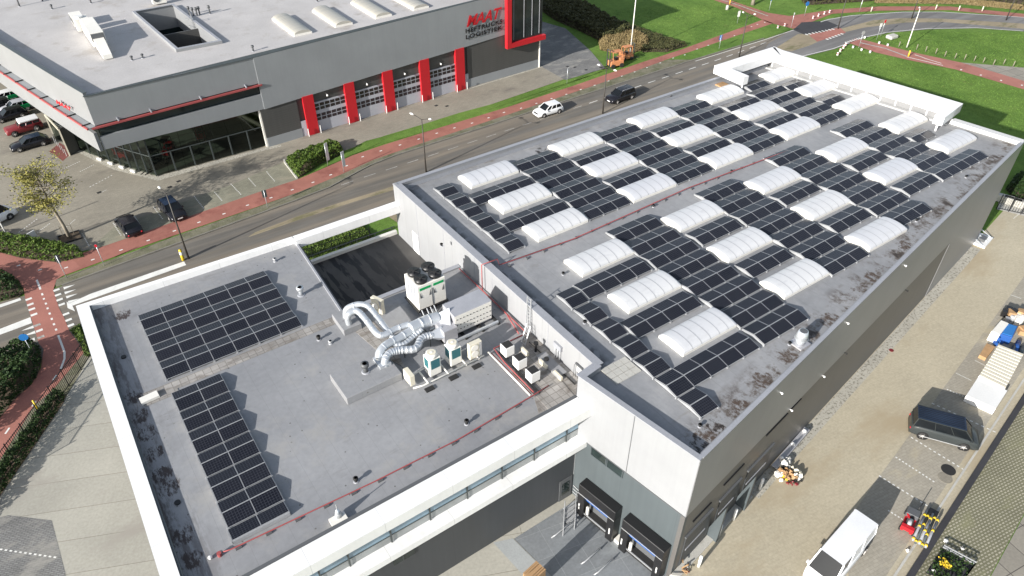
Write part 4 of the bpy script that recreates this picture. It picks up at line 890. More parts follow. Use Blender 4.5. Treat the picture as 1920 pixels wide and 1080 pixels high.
def split(x, y, z, rz, lab, w_=.95, h=1.3, dp=.35, two=True, grp='flat outdoor units'):
    t = thing('split_unit', lab, 'outdoor unit', (x,y,z), rz, grp)
    MB().box(0,w_,0,dp,0,h).build('casing', 'cream', t, local=True, bevel=.02)
    for zz in ((h*.3,h*.72) if two else (h*.5,)):
        MB().tube([(w_*.4,-.01,zz),(w_*.4,-.035,zz)], .27 if two else .3, 16).build('fan_guard', 'offwhite', t, False, True)
    MB().box(w_*.78,w_-.03,-.012,-.001,.05,h-.05).build('side_grille', 'alu', t, local=True)
split(-10.55,-18.6,9.65,0,'cream outdoor unit with two fans at the right end of the white rails')
split(-14.95,-17.45,9.6,R(-90),'low cream outdoor unit at the left end of the white rails', .95,.85,.35,False)
split(-13.55,-10.0,9.5,R(-68),'single cream outdoor unit standing beside the pair of ducts near the terrace', 1.0,1.25,.32,False)
t = thing('pipe_rail', 'white insulated pipe rails on black feet in front of the outdoor units', 'pipe rail', (-12.6,-18.9,LZ))
m = MB(); m.tube([(-14.9,-18.6,9.6),(-14.2,-18.75,9.6),(-9.6,-18.8,9.75)], .055, 8); m.tube([(-14.9,-17.6,9.6),(-13.4,-17.5,9.7),(-9.8,-17.5,9.7)], .05, 8)
for x in (-13.9,-12.4,-11,-10): m.bar((x,-18.85,9.68),(x,-17.45,9.72),.09)
m.build('rail', 'offwhite', t, True)
for x in (-14.0,-12.2,-10.4): MB().box(x-.3,x+.3,-19.3,-18.95,LZ,9.5).build('foot', 'rubber', t)
# three white roof boxes with black tops on the red framed platform
for i, (x, y) in enumerate(((-8.1,-19.4),(-8.1,-20.85),(-8.1,-22.3))):
    t = thing('roof_ventilator', 'white ventilator with black top on the red framed platform, %s' % ('farthest from the front edge','middle one','nearest the front edge')[i], 'ventilator', (x,y,9.5), 0, 'square white ventilators')
    MB().box(-.35,.35,-.35,.35,.12,.92).build('casing', 'lamphead', t, local=True, bevel=.02)
    MB().box(-.30,.30,-.30,.30,.92,.95).build('top_grille', 'rubber', t, local=True)
    m = MB()
    for a in (-.3,.3):
        for b in (-.3,.3): m.bar((a,b,-.08),(a,b,.14),.06)
    m.build('leg', 'black', t, local=True)
t = thing('red_pipe_frame', 'red steel rails framing the platform of the white ventilators', 'rail frame', (-8.6,-20,LZ))
m = MB()
m.tube([(-5.9,-18.5,9.6),(-8.6,-18.5,9.6),(-8.75,-20,9.6),(-8.75,-23.3,9.6)], .05, 6)
MB().tube([(-8.95,-18.7,9.55),(-8.95,-23.3,9.55)], .04, 6).build('rail', 'redpipe', t, True)
MB().tube([(-6.3,-18.2,9.55),(-5.8,-16.0,9.55),(-5.75,-13.2,9.55)], .05, 6).build('rail', 'redpipe', t, True)
m.build('rail', 'redpipe', t, True)
MB().tube([(-9.1,-18.6,9.62),(-9.1,-23.4,9.62)], .07, 8).build('white_pipe', 'offwhite', t, True)
m = MB(); m.tube([(-8.45,-18.9,9.55),(-8.4,-23.5,9.5)], .05, 6); m.tube([(-6.2,-19.3,9.55),(-6.1,-24.2,9.5)], .05, 6); m.build('black_pipe', 'rubber', t, True)
for (x, y, s_, lab) in ((-7.0,-19.9,(.16,.8),'cream cable box leaning beside the first ventilator'),(-6.7,-21.6,(.16,.8),'cream cable box beside the flat grey hatch, left side'),(-6.55,-23.0,(.16,.8),'cream cable box beside the flat grey hatch, front side')):
    tag(MB().box(x-s_[0]/2,x+s_[0]/2,y-s_[1]/2,y+s_[1]/2,LZ+.03,LZ+.32).build('cable_box', 'cream'), lab, 'cable box')
t = thing('roof_hatch', 'flat grey roof hatch with a dark round cap on the tiled platform', 'roof hatch', (-6.2,-21.9,LZ)); MB().box(-6.65,-5.9,-23.1,-20.7,LZ+.03,LZ+.22).build('lid', 'lowroof', t); MB().cyl(-6.3,-21.4,LZ+.22,LZ+.34,.17,n=12).build('cap', 'rubber', t)
t = thing('flue', 'small black flue pipe between the ladder and the ventilators', 'flue', (-6.3,-20.2,LZ)); MB().cyl(-6.3,-20.2,LZ,LZ+.75,.09,n=10).build('pipe', 'black', t); MB().cyl(-6.3,-20.2,LZ+.7,LZ+.85,.17,n=10).build('cowl', 'black', t)
t = thing('ladder', 'aluminium ladder leaning from the low roof up to the hall parapet', 'ladder', (-6.2,-19.1,LZ))
m = MB()
for dy in (0,.42):
    m.bar((-6.5,-19.2+dy,LZ),(-5.75,-19.05+dy,10.3),.05,.07).build if False else None
    m.bar((-5.75,-18.7+dy,LZ+.1),(-5.5,-18.5+dy,12.5),.05,.07); m.bar((-6.55,-19.3+dy,LZ),(-5.9,-19.0+dy,10.6),.05,.07)
m.build('stile', 'alu', t)
m = MB()
for i in range(11): q = i/10; m.bar((-5.75+.25*q,-18.7+.2*q,LZ+.2+q*2.8),(-5.75+.25*q,-18.28+.2*q,LZ+.2+q*2.8),.035)
for i in range(5): q = i/4; m.bar((-6.55+.65*q,-19.3+.3*q,LZ+.1+q*1.0),(-6.55+.65*q,-18.88+.3*q,LZ+.1+q*1.0),.035)
m.build('rung', 'alu', t)
t = thing('valve_rack', 'grey rack of meters and pipes mounted on the hall parapet wall', 'meter rack', (-5.6,-21.4,10.3))
MB().box(-5.62,-5.46,-22.0,-21.2,10.35,10.75).build('panel', 'cap', t); m = MB()
for y in (-21.9,-21.65,-21.4): m.tube([(-5.6,y,10.35),(-5.6,y,9.5)], .03, 6)
m.build('pipe', 'alu', t, True)
t = thing('meter_board', 'white board with thin pipes on the hall parapet wall near the step', 'meter board', (-5.6,-23.7,10.3))
MB().box(-5.6,-5.46,-24.2,-23.5,10.5,10.62).build('hood', 'capdark', t); MB().box(-5.52,-5.46,-24.1,-23.6,9.9,10.5).build('board', 'lamphead', t); m = MB()
for y in (-24.1,-23.9,-23.7,-23.5): m.tube([(-5.65,y,10.5),(-5.65,y,9.5)], .02, 6)
m.build('pipe', 'capdark', t, True)
# red pipes
def pipe(name, label, P, r, m, sup=None, supm='rubber', z0=0):
    t = thing(name, label, 'pipe', tuple(P[0])); MB().tube(P, r, 8).build('pipe', m, t, True)
    if sup:
        for a, b in along([(p[0],p[1]) for p in P if abs(p[2]-P[0][2]) < .3], .8, sup, .05):
            MB().box(a[0]-.16,a[0]+.16,a[1]-.1,a[1]+.1,z0,z0+.10).build('support', supm, t)
    return t
pipe('red_gas_pipe', 'red pipe along the middle aisle of the hall roof and down its parapet', [(-5.75,-12.7,9.6),(-5.75,-12.7,11.95),(-4.4,-12.75,11.95),(-4.3,-12.85,11.42),(2.3,-13.35,11.40),(15.2,-13.0,11.40),(26.2,-13.45,11.40),(28.5,-13.6,11.4)], .042, 'redpipe', None)
t = COL.objects[-2] if False else None
m = MB()
for i in range(20): x = -3.6+1.6*i; m.box(x-.07,x+.07,-13.3+.005*i,-13.1+.005*i,HZ,HZ+.14)
tag(m.build('pipe_support', 'capdark'), 'row of small blocks carrying the red pipe on the hall roof', 'pipe supports')
pipe('red_gas_pipe', 'red pipe running parallel to the front parapet of the low roof', [(-28.6,-23.1,9.58),(-28.2,-23.2,9.58),(-20.2,-23.65,9.58),(-14.7,-23.78,9.58),(-8.6,-23.45,9.58),(-7.6,-23.35,9.58)], .036, 'redpipe', 1.6, 'capdark', LZ)
pipe('red_gas_pipe', 'red pipe lying at the foot of the hall wall beside the air handling unit', [(-5.75,-9.4,9.55),(-5.75,-14.0,9.55),(-5.8,-18.2,9.55)], .045, 'redpipe', None)
t = thing('valve', 'red valve with a white disc at the far left end of the red roof pipe', 'valve', (-28.7,-23.1,LZ)); MB().cyl(-28.75,-23.1,LZ,LZ+.25,.12,n=10).build('body', 'redpipe', t); MB().sph((-29.2,-23.0,LZ+.12),.12,6).build('disc', 'lamphead', t)
# small roof vents
def vent(x, y, z, lab, m='rubber', h=.35, r=.11, m2='lamphead'):
    t = thing('roof_vent', lab, 'roof vent', (x,y,z)); MB().cyl(0,0,0,.05,r*1.5,r*1.2,12).build('flange', 'cap', t, False, True)
    MB().cyl(0,0,0,h,r*.8,n=10).build('pipe', m, t, True, True); MB().cyl(0,0,h*.7,h,r*1.35,n=10).build('cowl', m, t, True, True)
vent(*(-17.96,-10.62), LZ, 'black roof vent between the wide solar field and the ducts'); vent(*(-17.45,-11.44), LZ, 'small pale roof vent right of the black one near the ducts', 'alu', .25)
vent(*(-13.57,-22.93), LZ, 'small dark roof vent just above the red pipe near the white rails'); vent(*(-20.97,-22.93), LZ, 'small dark roof vent just above the red pipe by the narrow solar field')
vent(*(-17.15,-0.06), LZ, 'small white roof vent behind the wide solar field', 'alu', .3); vent(*(-17.07,-5.25), LZ, 'silver cowled roof vent right of the wide solar field', 'galv', .75, .2)
vent(*(-16.86,-15.90), 10.0, 'grey louvred cowl on the large roof box', 'capdark', .75, .2, 'cap')
vent(*(-27.14,3.33), LZ, 'pale roof vent in front of the wide field near the west corner', 'alu', .15) if False else None
for c, lab in zip([(-29.49,-4.72),(-29.67,-18.58)], ('black roof drain by the white west parapet, upper one','black roof drain by the white west parapet, lower one')):
    tag(MB().cyl(*c,LZ,LZ+.08,.17,n=12).build('roof_drain','black'), lab, 'roof drain', 'drains in the west gutter')
t = thing('ballast_box', 'flat white box with a foil cap near the front parapet of the low roof', 'roof box', (*(-22.82,-24.79),LZ)); c = (-22.85,-24.85)
MB().box(c[0]-.45,c[0]+.45,c[1]-.4,c[1]+.4,LZ+.06,LZ+.22).build('box', 'offwhite', t); MB().cyl(c[0]+.1,c[1]+.3,LZ+.2,LZ+.75,.24,.08,8).build('foil_cap', 'galv', t, True)
MB().tube([(c[0]+.1,c[1]+.3,LZ+.2),(c[0]+.1,c[1]+.3,LZ+1.2)], .03, 6).build('rod', 'alu', t)
c = (-28.99,-9.67); tag(MB().rbox(c,.55,.28,LZ,LZ+.2,R(4)).build('roof_step','offwhite'), 'pale step block on the tile path between the two solar fields', 'step')
# hall roof ventilator and vents
c = (7.15,-30.99); t = thing('roof_exhaust', 'large silver exhaust with wide cone near the east edge of the hall roof', 'exhaust', (*c,HZ))
MB().rbox((0,0),.5,.5,0,.12).build('flange', 'galv2', t, False, True); MB().cyl(0,0,.1,.45,.3,n=20).build('stub', 'galv', t, True, True); MB().cyl(0,0,.4,.55,.32,.46,20).build('skirt', 'galv', t, True, True); MB().cyl(0,0,.55,1.15,.44,.3,20).build('cone', 'galv', t, True, True); MB().cyl(0,0,1.13,1.155,.25,n=20).build('outlet', 'capdark', t, False, True)
for c, lab in zip([(6.57,-30.65),(-0.96,-16.29),(10.94,-13.30),(-3.09,-21.35),(-6.43,-8.03),(-3.37,-32.17),(20.73,-13.06),(37.12,-25.62),(26.96,-27.10),(39.04,-10.34),(27.68,1.56)], ('small dark vent beside the silver exhaust cone','small vent between the red pipe and the nearest yard side skylight','small vent right of the red pipe before the second yard side skylight','small vent left of the single solar pairs beyond the pipe','small vent left of the single solar pairs by the road','small dark vent at the outer corner by the last single solar pair','small vent by the red pipe end','small dark vent near the longest solar rack','small dark vent by the east gutter below the third block','small dark vent near the last aisle','small dark vent near the road edge of the hall roof')):
    vent(*c, HZ, lab, 'rubber', .22, .09)
t = thing('walkway_tiles', 'block of pale concrete tiles at the step of the front parapet', 'roof tiles', (-4.6,-25.9,HZ))
m = MB()
for i in range(4):
    for j in range(3): m.box(-5.1+.52*i,-5.1+.52*i+.49,-26.9+.52*j,-26.9+.52*j+.49,HZ,HZ+.05)
m.build('tile', 'concrete', t)
c = (34.64,0.66); t = thing('wooden_pallet', 'wooden pallet on the hall roof beside the white corner frame', 'pallet', (*c,HZ)); m = MB()
for i in range(6): m.box(-.6,.6,-.5+.19*i,-.5+.19*i+.12,.1,.13)
m.build('deck', 'wood', t, local=True); MB().box(-.6,-.5,-.5,.57,0,.1).box(.5,.6,-.5,.57,0,.1).build('bearer', 'wood', t, local=True)
# ================================================================ FORKLIFT DEALER BUILDING
mb_ = thing('dealer_building', 'grey forklift dealer building with red pillars, red lettering and a glass showroom corner', 'building', (5,55,0))
def fy(x): return 37.5+.0396*x
DP = [(-23.9,36.4),(-5,fy(-5)),(31.6,fy(31.6))]          # front fascia line
def fb(x): return 5.45 if x < -20 else (5.0+(x+6.5)*.037 if x > -6.5 else 5.0+(-6.5-x)*.03)
LQ = [(-23.9,36.4),(-25.6,43),(-27.6,51),(-29.8,60),(-32.5,72),(-36,90),(-40,108)]   # left curve
MB().prism([(-23.7,36.6),(-5,37.5),(31.5,38.9),(38.3,39.1),(38.3,112),(-40,112),(-35.6,90),(-32.1,72),(-29.4,60),(-27.2,51),(-25.3,43)], 10.9, 11.3).build('roof', 'maatroof', mb_)
m = MB()
xs = [-23.9,-18,-12,-5.4]
for a, b in zip(xs, xs[1:]):
    ya = 36.4+(a+23.9)*.0514; yb_ = 36.4+(b+23.9)*.0514
    m.prism([(a,ya),(b,yb_),(b,yb_+.35),(a,ya+.35)], 8.3, [11.75,11.65,11.65,11.75]) if False else m.prism([(a,ya),(b,yb_),(b,yb_+.35),(a,ya+.35)], 8.35, 11.65)
m.build('front_fascia', 'maatgrey', mb_)
m = MB()
for a, b in zip(xs, xs[1:]):
    ya = 36.4+(a+23.9)*.0514; yb_ = 36.4+(b+23.9)*.0514
    m.prism([(a,ya),(b,yb_),(b,yb_+.35),(a,ya+.35)], [fb(a),fb(b),fb(b),fb(a)], 6.95)
m.build('lower_band', 'maatgrey', mb_)
MB().prism([(-23.6,36.9),(-5.4,37.75),(-5.4,37.95),(-23.6,37.1)], 6.9, 8.4).build('clerestory_glass', 'glass', mb_)
xs2 = [-5.4,4,14,24,31.6]
m = MB()
for a, b in zip(xs2, xs2[1:]): m.prism([(a,fy(a)-.05),(b,fy(b)-.05),(b,fy(b)+.35),(a,fy(a)+.35)], [fb(a),fb(b),fb(b),fb(a)], [11.5+.02*(a+5.4),11.5+.02*(b+5.4),11.5+.02*(b+5.4),11.5+.02*(a+5.4)])
m.build('front_fascia', 'maatgrey', mb_)
MB().prism([(-24.0,36.3),(-5.4,37.25),(31.6,38.7),(31.6,38.95),(-5.4,37.5),(-23.9,36.6)], [11.66,11.52,12.25,12.25,11.52,11.66], [11.72,11.58,12.31,12.31,11.58,11.72]).build('parapet_cap', 'slate', mb_)
# red canopy strip with brackets
m = MB(); m.prism([(-24.3,36.05),(-5.1,37.05),(-5.1,37.2),(-24.3,36.2)], 8.08, 8.26); m.prism([(-24.2,36.2),(-5.1,37.15),(-5.1,37.5),(-24.0,36.5)], 8.18, 8.22); m.build('canopy_strip', 'redpipe', mb_)
for x in (-21.5,-18.0,-12.4,-7.0): y = 36.1+(x+24.3)*.052; MB().bar((x,y,8.3),(x-.1,y+.35,8.7),.12).build('canopy_bracket', 'cap', mb_)
# left curved side: fascia, grille shelf, lower band
def curve_off(P, o): L, Q = strip(P, 2*abs(o)); return L if o > 0 else Q
inn = curve_off(LQ, -.2); outn = LQ
out1 = curve_off(LQ, .9)
for i in range(len(LQ)-1): pass
def ribw(P0, P1, z0, z1):
    m = MB()
    for i in range(len(P0)-1): m.prism([P0[i], P0[i+1], P1[i+1], P1[i]], z0, z1)
    return m
ribw(LQ, curve_off(LQ,-.35), 8.3, 12.0).build('side_fascia', 'maatwhite', mb_)
ribw(LQ, curve_off(LQ,-.45), 12.0, 12.05).build('parapet_cap', 'slate', mb_)
ribw(curve_off(LQ,.75), LQ, 8.18, 8.26).build('grille_shelf', 'maatgrey', mb_)
ribw(curve_off(LQ,.9), curve_off(LQ,.75), 8.1, 8.3).build('red_edge', 'redpipe', mb_)
ribw(curve_off(LQ,.45), curve_off(LQ,.1), 5.4, 7.6).build('lower_side_band', 'maatwhite', mb_)
for i, s_ in enumerate(along(LQ, 1.0, 3.6, .1)):
    a = s_[0]; MB().bar((a[0]-.95,a[1]-.2,8.33),(a[0],a[1]+.05,8.33),.1).build('shelf_bracket', 'rubber', mb_)
# showroom glazing
GP = [(-28.0,55.5),(-25.9,50.2),(-24.2,46.5),(-22.5,43.0),(-21.0,40.2),(-19.6,37.75),(-15,37.75),(-10.5,37.75),(-6.1,37.75)]
gl = MB()
for a, b in zip(GP, GP[1:]): gl.quad((*a,.1),(*b,.1),(*b,5.6),(*a,5.6))
gl_o = gl.build('showroom_glass', 'glassg', mb_)
m = MB(); mu = [(-27,53),(-25.0,48.2),(-24.2,46.5),(-23.4,44.8),(-22.5,43.0),(-21.7,41.5),(-21.0,40.2),(-20.3,39),(-19.6,37.75),(-17.3,37.75),(-15,37.75),(-12.7,37.75),(-10.4,37.75),(-8.1,37.75)]
for i, (x, y) in enumerate(mu):
    MB().box(x-.07,x+.07,y-.12,y+.03,.1,5.6 if i < 9 else 2.75).build('mullion', 'frame', gl_o)
for a, b in zip(GP, GP[1:]): m.bar((a[0],a[1]-.05,2.7),(b[0],b[1]-.05,2.7),.09)
m.build('transom', 'frame', gl_o)
MB().box(-6.15,-5.95,37.5,37.9,0,5.2).build('corner_post', 'offwhite', mb_)
MB().prism([(-19.5,37.8),(-6.2,37.8),(-6.2,48),(-26,52),(-24.2,46.5)], 0, .15).build('showroom_floor', 'bigslab', mb_)
for x, y in ((-23.9,46.0),(-23.0,44.1),(-22.1,42.3),(-21.2,40.5)): MB().rbox((x-.45,y-.1),.1,.4,.05,.3,R(26)).build('threshold_light', 'lamphead', mb_)
# walls between and beside the doors
MB().prism([(-5.9,fy(-5.9)+.1),(-1.2,fy(-1.2)+.1),(-1.2,fy(-1.2)+.35),(-5.9,fy(-5.9)+.35)], 1.2, 5.3).build('cladding', 'maatwall', mb_)
MB().prism([(-5.9,fy(-5.9)+.05),(-1.2,fy(-1.2)+.05),(-1.2,fy(-1.2)+.35),(-5.9,fy(-5.9)+.35)], 0, 1.2).build('plinth', 'maatgrey', mb_)
MB().prism([(24.9,fy(24.9)+.1),(38.2,fy(38.2)-.1),(38.2,fy(38.2)+.3),(24.9,fy(24.9)+.35)], 1.25, 6.6).build('cladding', 'maatwall', mb_)
MB().prism([(24.9,fy(24.9)+.05),(38.25,fy(38.2)-.15),(38.25,fy(38.2)+.3),(24.9,fy(24.9)+.35)], 0, 1.25).build('plinth', 'maatgrey', mb_)
MB().prism([(-1.2,fy(-1.2)+.3),(24.9,fy(24.9)+.3),(24.9,fy(24.9)+.5),(-1.2,fy(-1.2)+.5)], 0, 6.3).build('door_wall', 'maatwall', mb_)
MB().box(38.15,38.4,39.1,110,0,11.9).build('east_wall', 'maatwall', mb_)
PX = [(-.45,1.0),(5.4,6.8),(11.1,12.6),(16.9,18.4),(22.8,24.3)]
for a, b in PX:
    MB().prism([(a,fy(a)-.15),(b,fy(b)-.15),(b,fy(b)+.3),(a,fy(a)+.3)], 0, fb(a)+.1).build('red_pillar', 'red', mb_)
    for x in (a-.1,b+.15): MB().cyl(x,fy(x)-.35,0,1.1,.05,n=6).build('guard_post', 'lamphead', mb_)
for (a0,a),(b,b0) in zip(PX, PX[1:]):
    pn = MB(); n = 6; pn.prism([(a,fy(a)+.18),(b,fy(b)+.18),(b,fy(b)+.28),(a,fy(a)+.28)], 0, 4.05); pn.cur = 1
    for z0, z1 in ((1.55,1.95),(2.05,2.45),(2.95,3.35),(3.45,3.85)):
        for k in range(n):
            x0 = a+(b-a)*(k+.08)/n; x1 = a+(b-a)*(k+.92)/n; pn.quad((x0,fy(x0)+.165,z0),(x1,fy(x1)+.165,z0),(x1,fy(x1)+.165,z1),(x0,fy(x0)+.165,z1))
    pn.build('sectional_door', ['doorgrey','panes'], mb_)
    xm = (a+b)/2-.2; l_ = MB(); l_.bar((xm,fy(xm)+.3,4.75),(xm-.1,fy(xm)-.15,4.75),.06); l_.sph((xm-.1,fy(xm)-.2,4.72), .14, 6); l_.build('flood_lamp', 'lamphead', mb_)
for a in (-1.15,24.35):
    dr = MB().box(a,a+.65,fy(a)+.1,fy(a)+.2,0,2.1).build('side_door', 'doorgrey', mb_)
# lettering
def text(s_, x0, x1, zb, h, m, name, shear=0, bold=.02, y=None, par=mb_, rz=None, xs=None):
    cu = bpy.data.curves.new(name, 'FONT'); cu.body = s_; cu.size = 1; cu.extrude = .02; cu.offset = bold; cu.shear = shear; cu.space_character = 1.12 if shear == 0 else 1.0
    to = bpy.data.objects.new('tmp', cu); COL.objects.link(to); bpy.context.view_layer.update()
    me = bpy.data.meshes.new_from_object(to.evaluated_get(bpy.context.evaluated_depsgraph_get())); bpy.data.objects.remove(to)
    X = [v.co.x for v in me.vertices]; Y = [v.co.y for v in me.vertices]; mx, Mx, my, My = min(X), max(X), min(Y), max(Y)
    for v in me.vertices:
        u = (v.co.x-mx)/(Mx-mx); q = (v.co.y-my)/(My-my); dpt = v.co.z
        if xs is None: x = x0+(x1-x0)*u; v.co = (x, fy(x)-.14-dpt, zb+h*q+.02*(x-x0))
        else: v.co = (xs[0][0]+(xs[1][0]-xs[0][0])*u-.06-dpt, xs[0][1]+(xs[1][1]-xs[0][1])*u, zb+h*q)
    me.materials.clear(); me.materials.append(MT[m]); o = bpy.data.objects.new(name, me); COL.objects.link(o); o.parent = par
    off = par.location
    for v in me.vertices: v.co -= off
    return o
text('MAAT', 24.9, 31.0, 8.92, 1.5, 'red', 'red_letters', .35, .02)
text('HEFTRUCKS', 24.7, 31.1, 8.08, .62, 'black', 'black_letters', 0, .02)
text('LOGISTIEK', 24.7, 31.1, 7.22, .62, 'black', 'black_letters', 0, .02)
text('MAAT', 0, 0, 8.7, .5, 'red', 'red_letters', .25, .03, xs=[(-26.29,44.09),(-25.26,40.66)])
# glass tower framed in red
tw = fy(35)-.85
MB().prism([(31.5,fy(31.5)-.85),(32.3,fy(32.3)-.85),(32.3,fy(32.3)-.2),(31.5,fy(31.5)-.2)], 4.5, 14.2).build('tower_frame', 'red', mb_)
MB().prism([(32.3,fy(32.3)-.85),(38.7,fy(38.7)-.95),(38.7,fy(38.7)-.3),(32.3,fy(32.3)-.2)], 4.5, 5.2).build('tower_frame', 'red', mb_)
MB().prism([(32.3,fy(32.3)-.45),(38.3,fy(38.3)-.45),(38.3,52),(32.3,52)], 5.21, 13.8).build('tower_glass', 'glass', mb_)
for x in (32.9,34.8,36.3,37.7): MB().box(x-.03,x+.03,fy(x)-.52,fy(x)-.46,5.5,13.8).build('tower_mullion', 'cap', mb_)
MB().prism([(31.4,fy(31.4)-.95),(38.9,fy(38.9)-1.05),(38.9,53),(31.4,53)], 13.8, 14.2).build('tower_roof', 'red', mb_)
MB().cyl(38.15,38.85,0,4.5,.12,n=8).build('tower_post', 'offwhite', mb_)
# roof: light well, skylights, plant
WQ = [(-12.2,44.8),(-6.7,44.6),(-7.7,62.7),(-13.2,62.6)]
def shr(P, k): cx = sum(p[0] for p in P)/4; cy = sum(p[1] for p in P)/4; return [(cx+(p[0]-cx)*(1-k/abs(p[0]-cx)), cy+(p[1]-cy)*(1-k/abs(p[1]-cy))) for p in P]
# cut the well out of the roof slab with a boolean
ro = [o for o in mb_.children if o.name.startswith('roof')][0]
ct = MB().prism(WQ, 5.6, 20).build('cutter', 'maatroof', mb_)
bm_ = ro.modifiers.new('well', 'BOOLEAN'); bm_.object = ct; bm_.solver = 'EXACT'
dg = bpy.context.evaluated_depsgraph_get(); bpy.context.view_layer.update(); dg = bpy.context.evaluated_depsgraph_get()
me = bpy.data.meshes.new_from_object(ro.evaluated_get(dg)); ro.modifiers.clear(); ro.data = me
bpy.data.objects.remove(ct)
WI = shr(WQ, .2)
for i in range(4):
    j = (i+1) % 4
    MB().prism([WQ[i],WQ[j],WI[j],WI[i]], 8.6, 11.65).build('well_wall', 'maatwhite', mb_)
    MB().prism([WQ[i],WQ[j],WI[j],WI[i]], 5.6, 8.6).build('well_glazing', 'glass', mb_)
    MB().prism([WQ[i],WQ[j],shr(WQ,.35)[j],shr(WQ,.35)[i]], 11.65, 11.7).build('well_rim', 'cap', mb_)
MB().prism(WQ, 5.5, 5.6).build('well_floor', 'rubber', mb_)
t = thing('caged_ladder', 'caged steel ladder hanging into the light well of the dealer roof', 'ladder', (-7.5,54.3,11.3))
m = MB()
for dy in (0,.5): m.bar((-7.6,54+dy,6.5),(-7.6,54+dy,12.7),.06)
for i in range(18): m.bar((-7.6,54,6.7+i*.32),(-7.6,54.5,6.7+i*.32),.04)
for z in (8,9,10,11,12): m.tube([(-7.6,54,z),(-8.1,53.95,z),(-8.3,54.25,z),(-8.1,54.55,z),(-7.6,54.5,z)], .03, 5)
m.build('frame', 'alu', t)
for i, (x, y) in enumerate(((1.5,41.8),(7.2,41.9),(13.0,42.0),(18.8,42.1))):
    t = thing('dealer_skylight', 'long white roof light on the dealer roof, %s from the light well' % words(i), 'skylight', (x,y,11.3), 0, 'roof lights of the dealer building')
    n = 10; v = []; f = []
    MB().box(-.05,2.35,-.05,7.75,0,.25).build('kerb_frame', 'offwhite', t, local=True)
    for k in range(2):
        for q in range(n+1): a = math.pi*q/n; v.append((1.15-math.cos(a)*1.1, k*7.7, .25+math.sin(a)*.38))
    for q in range(n): f.append((q,q+1,n+2+q,n+1+q))
    f += [tuple(range(n+1)), tuple(range(2*n+1,n,-1))]
    rb = MB(); rb.add(v, f); rb.cur = 1
    for y_ in [1.1*k for k in range(1,7)]:
        for q in range(n):
            a, b = math.pi*q/n, math.pi*(q+1)/n
            rb.quad(*[(1.15-math.cos(c_)*1.11, y2, .25+math.sin(c_)*.39) for c_, y2 in ((a,y_),(b,y_),(b,y_+.05),(a,y_+.05))])
    rb.build('dome', ['domeold','domerib'], t, False, True)
t = thing('rooftop_unit', 'large white rooftop unit with sloping intake on the dealer roof', 'air handling unit', (-19.5,53,11.3))
MB().box(-20.1,-18.5,51.5,58.0,11.5,13.2).build('casing', 'offwhite', t, bevel=.04)
MB().prism([(-19.9,47.0),(-18.9,47.0),(-18.7,51.5),(-19.9,51.5)], [11.4,11.4,11.7,11.7], [11.9,11.9,12.6,12.6]).build('intake', 'offwhite', t)
MB().box(-20.0,-18.6,51.3,51.49,12.2,13.1).build('grille', 'capdark', t)
t = thing('rooftop_condenser', 'pair of white condensers behind the large rooftop unit', 'outdoor unit', (-20,60,11.3)); MB().box(-20.6,-19.0,58.6,60.0,11.5,13.0).build('casing', 'offwhite', t); MB().cyl(-20.0,59.3,13.0,13.2,.5,n=14).build('fan', 'lamphead', t); MB().box(-20.65,-19.3,60.8,63.6,11.5,12.6).build('casing', 'offwhite', t); MB().box(-20.67,-20.655,60.9,63.5,11.7,12.5).build('coil', 'capdark', t)
t = thing('rooftop_condenser', 'white condenser at the far side of the dealer light well', 'outdoor unit', (*(-9.10,64.85),11.3)); MB().box(-.9,.9,-.4,.4,.2,1.7).build('casing', 'offwhite', t, local=True); MB().tube([(-.3,-.42,.9),(-.3,-.45,.9)], .45, 14).build('fan_guard', 'capdark', t, False, True)
for c, lab, h in zip([(-17.17,45.25),(-15.98,45.23),(-25.36,75.00),(-22.37,75.79),(-21.83,71.16),(-16.92,70.85),(-6.96,57.85),(-6.67,57.12),(-6.26,56.84),(-5.84,57.07),(-4.58,56.73),(-4.47,39.94),(9.49,53.39)], ('small dark vent on the dealer roof before the rooftop unit, left of two','small dark vent on the dealer roof before the rooftop unit, right of two','dark aerial base at the far left of the dealer roof','tiny vent at the top edge left of the dealer roof','tiny vent below the top edge of the dealer roof','small pale vent at the top of the dealer roof','first dark flue beside the light well','second dark flue beside the light well','third dark flue beside the light well','fourth dark flue beside the light well','lone dark flue right of the light well row','small dark vent near the front parapet of the dealer roof','small white mast on the dealer roof above the skylights'), (.5,.5,1.6,.8,.6,.6,1.1,1.1,1.1,1.1,1.1,.7,1.0)):
    vent(*c, 11.3, lab, 'capdark', h, .13)
